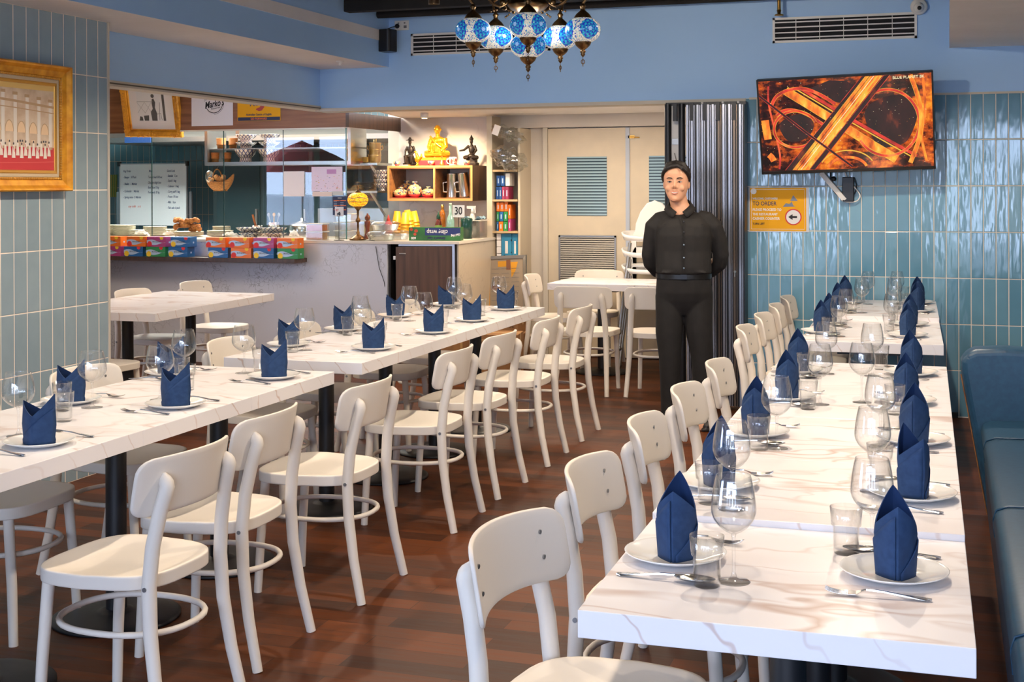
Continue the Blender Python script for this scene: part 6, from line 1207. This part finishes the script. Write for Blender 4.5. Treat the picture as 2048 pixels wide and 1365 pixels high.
# cardboard boxes behind the tables
for i, (x, y, z, w_, d_, h_, r, lab) in enumerate(((-3.55, 10.55, 0, .34, .3, .30, .1, 'cardboard box below the menu board'), (-3.56, 10.56, .30, .30, .26, .12, .0, 'smaller cardboard box on top of the one below the menu board'), (-3.9, 9.85, 0, .42, .3, .40, -.1, 'cardboard box behind the left tables, left of the others'), (-3.42, 9.95, 0, .36, .3, .36, .15, 'cardboard box behind the left tables, under the far table end'), (-1.35, 11.22, 0, .36, .3, .34, .05, 'cardboard box behind the person against the doors'))):
    t = empty('cardboard_box', (x, y, z), lab, 'cardboard box', rotz=r, group='cardboard boxes on the floor'); o = MB().box(-w_/2, -d_/2, 0, w_/2, d_/2, h_).build('box', CARD, t); bevel(o, .003); MB().box(-w_/2-.0006, -.02, h_*.55, w_/2+.0006, .02, h_+.0008).box(-w_/2, -d_/2-.0006, h_*.86, w_/2, -d_/2, h_*.9).build('tape', M('tape_%d' % i, (186, 150, 100), .3), t); text('LARGE', .045, M('carton_ink_%d' % i, (70, 50, 34), .7), t, (.05, -d_/2-.001, h_*.5))

# ------------------------------------------------------------ stacked high chairs
hc = None
for k in range(3):
    if hc is None:
        hc = empty('high_chair', (0, 0, 0), 'x', 'high chair'); b = MB()
        def tr(u, v):
            a = u*2*pi; r = .19+.02*v; return (r*1.05*math.copysign(abs(cos(a))**.8, cos(a)), r*.95*math.copysign(abs(sin(a))**.8, sin(a)), .62+.055*v-(.03*max(0, -sin(a)) if v > .5 else 0))
        o = b.grid(tr, 32, 3).build('tray_rim', WHITE, hc, weld=True); so = o.modifiers.new('s', 'SOLIDIFY'); so.thickness = .012
        MB().box(-.16, -.12, .44, .16, .12, .452).build('seat', WHITE, hc)
        b = MB(); o = b.prism([(-.165, .44), (-.18, .62), (-.15, .67), (.15, .67), (.18, .62), (.165, .44), (.14, .44), (.14, .6), (-.14, .6), (-.14, .44)], .10, .13, ax='y').build('seat_shell', WHITE, hc)
        for sx in (-1, 1):
            for sy in (-1, 1): MB().tube([(sx*.15, sy*.12, .60), (sx*.215, sy*.22, .03)], .013, 10).sphere((sx*.216, sy*.221, .018), .018, 8, 6).build('leg', BRUSH, hc)
        f_ = True
    else: f_ = False
    place(hc, f_, (-2.40, 11.06, .14*k), rad(4), 'white plastic high chair, '+('lowest', 'middle', 'topmost')[k]+' of the stack by the doors', 'stacked high chairs', (1.15, 1.15, 1.28)); 
b = MB(); o_ = D.objects['high_chair.002']; b.prism([(-.15, .66), (-.145, .72), (-.11, .80), (-.06, .86), (0, .88), (.06, .86), (.11, .80), (.145, .72), (.15, .66)], .10, .125, ax='y'); bevel(b.build('tall_back', WHITE, o_), .01, 3)

# ------------------------------------------------------------ the person
px0 = at(1368, 800, 'y', 8.24).x
t = empty('person', (px0, 8.24, 0), 'smiling person in black shirt and trousers standing with hands behind the back', 'person', rotz=atan2(px0, 8.24)*-1*-1)
t.rotation_euler = (0, 0, atan2(-px0, 8.24))
SKIN = M('skin', (224, 168, 134), .5); q = N(SKIN); q.b.inputs['Subsurface Weight'].default_value = .08; q.b.inputs['Subsurface Radius'].default_value = (.01, .004, .002)
SHIRT = noise_mat('black_shirt', (26, 24, 23), (34, 31, 29), 18, .8, bump=.25, bs=.004); TROU = noise_mat('black_trousers', (20, 18, 18), (26, 24, 23), 20, .85, bump=.2, bs=.004); HAIRM = noise_mat('black_hair', (22, 18, 17), (34, 28, 26), 60, .5, (8, 8, 2), bump=.5, bs=.004)
HZ = 1.545; HX = -.045; b = MB(); yw = rad(-7)
RM = Matrix.Translation((HX, -.02, HZ)) @ Matrix.Rotation(yw, 4, 'Z') @ Matrix.Diagonal((1.09, 1.05, 1.06, 1))
b.M = RM   # head: local -y is the face
HS = [(-.106, .016, -.064, -.040), (-.101, .030, -.074, -.020), (-.090, .042, -.0765, .005), (-.070, .0530, -.0735, .035), (-.045, .0615, -.0715, .065), (-.018, .0680, -.0705, .085), (.010, .0715, -.0675, .097), (.024, .0725, -.0680, .100), (.040, .0735, -.0705, .103), (.062, .0735, -.0700, .105), (.085, .0700, -.0620, .100), (.105, .0590, -.0450, .085), (.119, .0400, -.0200, .062), (.127, .016, .005, .038)]
v = []; n = 36
for z, rx, yf, yb in HS:
    for k in range(n):
        a = 2*pi*k/n; sa = sin(a); yc = .012; ry = (yb-yc) if sa > 0 else (yc-yf); v.append((rx*math.copysign(abs(cos(a))**.88, cos(a)), yc+ry*math.copysign(abs(sa)**.92, sa), z))
b.add(v, [(i*n+k, i*n+(k+1) % n, (i+1)*n+(k+1) % n, (i+1)*n+k) for i in range(len(HS)-1) for k in range(n)]+[tuple(range(n))[::-1], tuple(range((len(HS)-1)*n, len(HS)*n))], True)
for s_ in (-1, 1):
    b.sphere((s_*.036, -.0535, -.026), .019, 14, 10, sc_=(1.1, .75, .95)); b.sphere((s_*.022, -.0620, .036), .014, 12, 8, sc_=(1.7, .55, .5)); b.sphere((s_*.0725, .020, -.004), .014, 12, 8, sc_=(.42, .95, 1.75)); b.sphere((s_*.0115, -.0735, -.020), .0072, 10, 8)
b.tube([(0, -.064, .030), (0, -.073, .006), (0, -.0855, -.011), (0, -.081, -.021)], [.0065, .0080, .0108, .008], 12); b.sphere((0, -.067, -.048), .017, 14, 10, sc_=(1.35, .6, .9)); b.sphere((0, -.070, -.088), .012, 12, 8, sc_=(1.5, .7, .9))
b.M = None
b.tube([(HX*.9, .002, 1.49), (HX*.6, .012, 1.42), (HX*.3, .02, 1.36)], [.055, .056, .078], 18)
b.tube([(0, .02, .90), (0, .02, 1.0), (0, .02, 1.12), (0, .02, 1.25), (-.0, .02, 1.34)], [.09, .09, .095, .095, .07], 16)
for s_ in (-1, 1):
    hx = .085 if s_ > 0 else -.08; fx = .115 if s_ > 0 else -.09
    b.tube([(hx, .02, .93), (hx+.01*s_, .01, .70), (fx, .0, .48), (fx, .03, .28), (fx, .05, .08)], [.07, .065, .05, .045, .036], 12); b.tube([(fx, .07, .04), (fx, -.06, .03), (fx, -.12, .025)], [.036, .036, .025], 10)
    ex = .235 if s_ > 0 else -.215
    b.tube([(s_*.10, .02, 1.33), (s_*.175, .02, 1.305), (ex, .06, 1.09), (s_*.13, .15, .97), (s_*.06, .165, .935)], [.035, .04, .035, .028, .026], 12)
    b.sphere((s_*.035, .172, .92), .034, 10, 8, sc_=(1, .55, 1.15))
    for k in range(4): b.tube([(s_*(.03-.004*k), .176, .925-.018*k+.02), (s_*(-.01), .192, .915-.018*k+.02), (s_*(-.035+.004*k), .182, .905-.017*k+.02)], [.009, .0085, .007], 8)
    b.tube([(s_*.03, .165, .945), (s_*-.005, .17, .965), (s_*-.02, .172, .96)], [.011, .009, .008], 8)
blob(b, 'body', SKIN, t, .0048, 3)
# shirt
b = MB()
def ring_loft(b, secs, n=30):
    v = []; 
    for cx_, cy_, z, rx, ry, e in secs:
        for k in range(n): a = 2*pi*k/n; v.append((cx_+rx*math.copysign(abs(cos(a))**e, cos(a)), cy_+ry*math.copysign(abs(sin(a))**e, sin(a)), z))
    f = [(i*n+k, i*n+(k+1) % n, (i+1)*n+(k+1) % n, (i+1)*n+k) for i in range(len(secs)-1) for k in range(n)]+[tuple(range(n))[::-1], tuple(range((len(secs)-1)*n, len(secs)*n))]
    b.add(v, f, True)
ring_loft(b, [(0, .02, .955, .150, .105, .9), (0, .01, .985, .176, .128, .85), (0, .008, 1.02, .176, .130, .85), (.0, .01, 1.12, .172, .125, .85), (0, .01, 1.22, .180, .130, .82), (0, .015, 1.28, .176, .122, .85), (-.003, .02, 1.325, .150, .104, .88), (-.006, .024, 1.350, .122, .078, .92), (-.010, .03, 1.368, .088, .052, .95)])
for s_ in (-1, 1):
    ex = .236 if s_ > 0 else -.216
    b.tube([(s_*.09, .02, 1.345), (s_*.145, .02, 1.322), (s_*.186, .025, 1.275), (ex*.93, .045, 1.19), (ex, .065, 1.09), (ex*.96, .09, 1.04), (s_*.17, .14, .985), (s_*.10, .17, .955)], [.040, .052, .060, .056, .052, .052, .045, .038], 16)
for p0, p1 in (((.05, -.112, 1.005), (.15, -.094, .99)), ((-.05, -.112, 1.0), (-.15, -.094, .99)), ((.215, .015, 1.12), (.262, .04, 1.085)), ((-.195, .015, 1.12), (-.243, .04, 1.08)), ((.21, .03, 1.2), (.25, .05, 1.15)), ((.115, -.085, 1.30), (.165, -.045, 1.25)), ((-.115, -.085, 1.30), (-.165, -.045, 1.25))): b.tube([p0, [(p0[i]+p1[i])/2+(0, -.002, -.006)[i] for i in range(3)], p1], [.004, .008, .004], 8)
blob(b, 'shirt', SHIRT, t, .006, 10)
b = MB()   # collar, two leaves around an open neck
for s_ in (-1, 1):
    v = []; n = 12
    for i in range(n+1):
        a = rad(90-s_*0)+0; th_ = rad(90)+s_*rad(165)*i/n; c_, d_ = cos(th_), sin(th_); fr = (i/n)
        z1_ = 1.452-.082*fr**1.8; z0_ = 1.392-.020*fr**2-(.040*max(0, fr-.65)/.35); v += [(HX*.55+.068*c_, .012+.066*d_-.022*fr**2, z1_), (HX*.5+.098*c_-s_*.018*fr**3, .012+.092*d_-.012*fr, z0_)]
    b.add(v, [(2*i, 2*i+1, 2*i+3, 2*i+2) for i in range(n)], True)
o = b.build('collar', SHIRT, t); so = o.modifiers.new('s', 'SOLIDIFY'); so.thickness = .004
b = MB(); b.tube([(HX*.4, -.085, 1.352), (-.004, -.112, 1.30), (0, -.122, 1.2), (0, -.124, 1.1), (0, -.129, 1.0)], .0035, 6); b.build('placket_seam', M('placket', (20, 18, 18), .8), t)
for z, y_ in ((1.31, -.116), (1.245, -.124), (1.165, -.123), (1.085, -.124), (1.02, -.132)): MB().lathe([(0, 0), (.0055, 0), (.0055, .002), (0, .0025)], 12).build('button', M('button_%d' % int(z*1000), (120, 140, 160) if z < 1.2 else (60, 62, 68), .3), t, loc=(.002, y_-.005, z), rot=(rad(90), 0, 0))
b = MB()
ring_loft(b, [(0, .02, .975, .168, .120, .85), (0, .02, .93, .172, .125, .85), (0.003, .02, .86, .180, .122, .85), (.004, .02, .81, .178, .108, .88), (.004, .018, .76, .150, .085, .95), (.005, .015, .715, .09, .055, 1)])
for s_ in (-1, 1):
    hx = .092 if s_ > 0 else -.088; fx = .115 if s_ > 0 else -.088
    b.tube([(hx, .02, .84), (hx, .015, .70), (hx+.006*s_, .012, .60), (fx, .012, .45), (fx, .02, .30), (fx, .03, .16), (fx, .03, .07)], [.092, .090, .085, .071, .064, .060, .058], 18)
blob(b, 'trousers', TROU, t, .006, 8)
b = MB(); n = 30; v = []
for z in (.948, .978):
    for k in range(n): a = 2*pi*k/n; v.append((.176*math.copysign(abs(cos(a))**.85, cos(a)), .02+.128*math.copysign(abs(sin(a))**.85, sin(a)), z))
b.add(v, [(k, (k+1) % n, n+(k+1) % n, n+k) for k in range(n)], True); b.build('belt', M('belt_leather', (14, 13, 13), .35), t); MB().box(-.02, -.116, .948, .02, -.106, .978).build('belt_buckle', M('belt_buckle', (50, 50, 52), .3, .8), t)
for s_ in (-1, 1):
    fx = .115 if s_ > 0 else -.09; b = MB(); b.M = Matrix.Translation((fx, .03, 0)) @ Matrix.Rotation(s_*rad(12), 4, 'Z')
    b.tube([(0, .05, .045), (0, 0, .045), (0, -.08, .034), (0, -.14, .028), (0, -.165, .022)], [.038, .043, .040, .036, .018], 14); b.sphere((0, .045, .05), .042, 12, 8); b.box(-.04, -.17, .0, .04, .09, .018); blob(b, 'shoe', MATS.get('shoe_leather') or M('shoe_leather', (24, 20, 19), .45), t, .006, 3)
# hair: cap over skull with parted fringe
b = MB(); b.M = RM
b.sphere((0, .036, .060), .080, 24, 16, sc_=(1.02, 1.08, .98)); b.sphere((0, .062, .005), .064, 16, 12, sc_=(1.08, .85, 1.15))
for s_ in (-1, 1):
    b.tube([(s_*.074, -.006, .070), (s_*.078, -.002, .038), (s_*.0765, .004, .012)], [.013, .010, .005], 8)
b.tube([(.016, -.050, .110), (.040, -.058, .098), (.062, -.046, .078), (.074, -.022, .052), (.078, -.006, .03)], [.013, .014, .013, .011, .008], 12)
b.tube([(.016, -.050, .110), (-.015, -.060, .106), (-.045, -.056, .094), (-.066, -.038, .074), (-.076, -.014, .048)], [.013, .014, .013, .012, .009], 12)
for k in range(13): a = rad(-84+14*k); b.tube([(.02*sin(a)+.008, .03, .128), (.045*sin(a), -.012, .131-.010*abs(sin(a))), (.072*sin(a), -.048*cos(a)+.004, .108-.034*abs(sin(a)))], [.012, .014, .010], 8)
b.tube([(.03, -.066, .098), (.042, -.073, .078), (.050, -.070, .060)], [.004, .003, .001], 6)
blob(b, 'hair', HAIRM, t, .004, 1)
# facial details on the head
fx_ = D.objects.new('face', None); COL.objects.link(fx_); fx_.parent = t; fx_.matrix_local = RM
EYEW = M('eye_white', (226, 220, 214), .25); IRIS = M('iris_dark', (34, 22, 18), .2)
for s_ in (-1, 1):
    MB().sphere((s_*.0290, -.0625, .0125), .0092, 14, 10, sc_=(1.35, .6, .42)).build('eye', EYEW, fx_); MB().sphere((s_*.0282, -.0668, .0128), .0046, 12, 8, sc_=(1, .5, .80)).build('iris', IRIS, fx_)
    MB().tube([(s_*.0150, -.0678, .0100), (s_*.021, -.0700, .0160), (s_*.029, -.0700, .0176), (s_*.037, -.0668, .0164), (s_*.0430, -.0615, .0125)], [.0007, .0016, .0018, .0016, .0008], 6).build('upper_eyelid', IRIS, fx_)
    MB().tube([(s_*.0125, -.0745, .0325), (s_*.022, -.0755, .0365), (s_*.034, -.0720, .0385), (s_*.048, -.0620, .0315)], [.0020, .0030, .0028, .0008], 8).build('eyebrow', HAIRM, fx_)
    MB().sphere((s_*.0062, -.0845, -.0235), .0024, 8, 6, sc_=(1.2, .8, .6)).build('nostril', MATS.get('nostril') or M('nostril', (140, 86, 66), .6), fx_)
LIP = M('lips', (204, 128, 112), .5); MB().tube([(-.024, -.0700, -.0440), (-.012, -.0790, -.0468), (0, -.0812, -.0474), (.012, -.0790, -.0468), (.024, -.0700, -.0440)], [.0008, .0016, .0015, .0016, .0008], 8).tube([(-.022, -.0700, -.0450), (-.012, -.0785, -.0560), (0, -.0808, -.0590), (.012, -.0785, -.0560), (.022, -.0700, -.0450)], [.0008, .0024, .0030, .0024, .0008], 8).build('lips', LIP, fx_)
MB().tube([(-.019, -.0725, -.0468), (-.009, -.0785, -.0510), (0, -.0796, -.0524), (.009, -.0785, -.0510), (.019, -.0725, -.0468)], [.0012, .0030, .0034, .0030, .0012], 8).build('teeth', M('teeth', (238, 232, 222), .3), fx_)
ST = M('stubble', (172, 124, 100), .8); MB().tube([(-.020, -.0730, -.0370), (-.009, -.0800, -.0375), (0, -.0812, -.0390), (.009, -.0800, -.0375), (.020, -.0730, -.0370)], [.0008, .0016, .0012, .0016, .0008], 6).build('moustache', ST, fx_); MB().tube([(-.024, -.0760, -.0930), (-.010, -.0790, -.0985), (.004, -.0790, -.0985), (.022, -.0760, -.0930)], [.0010, .0028, .0028, .0010], 8).build('goatee', ST, fx_)
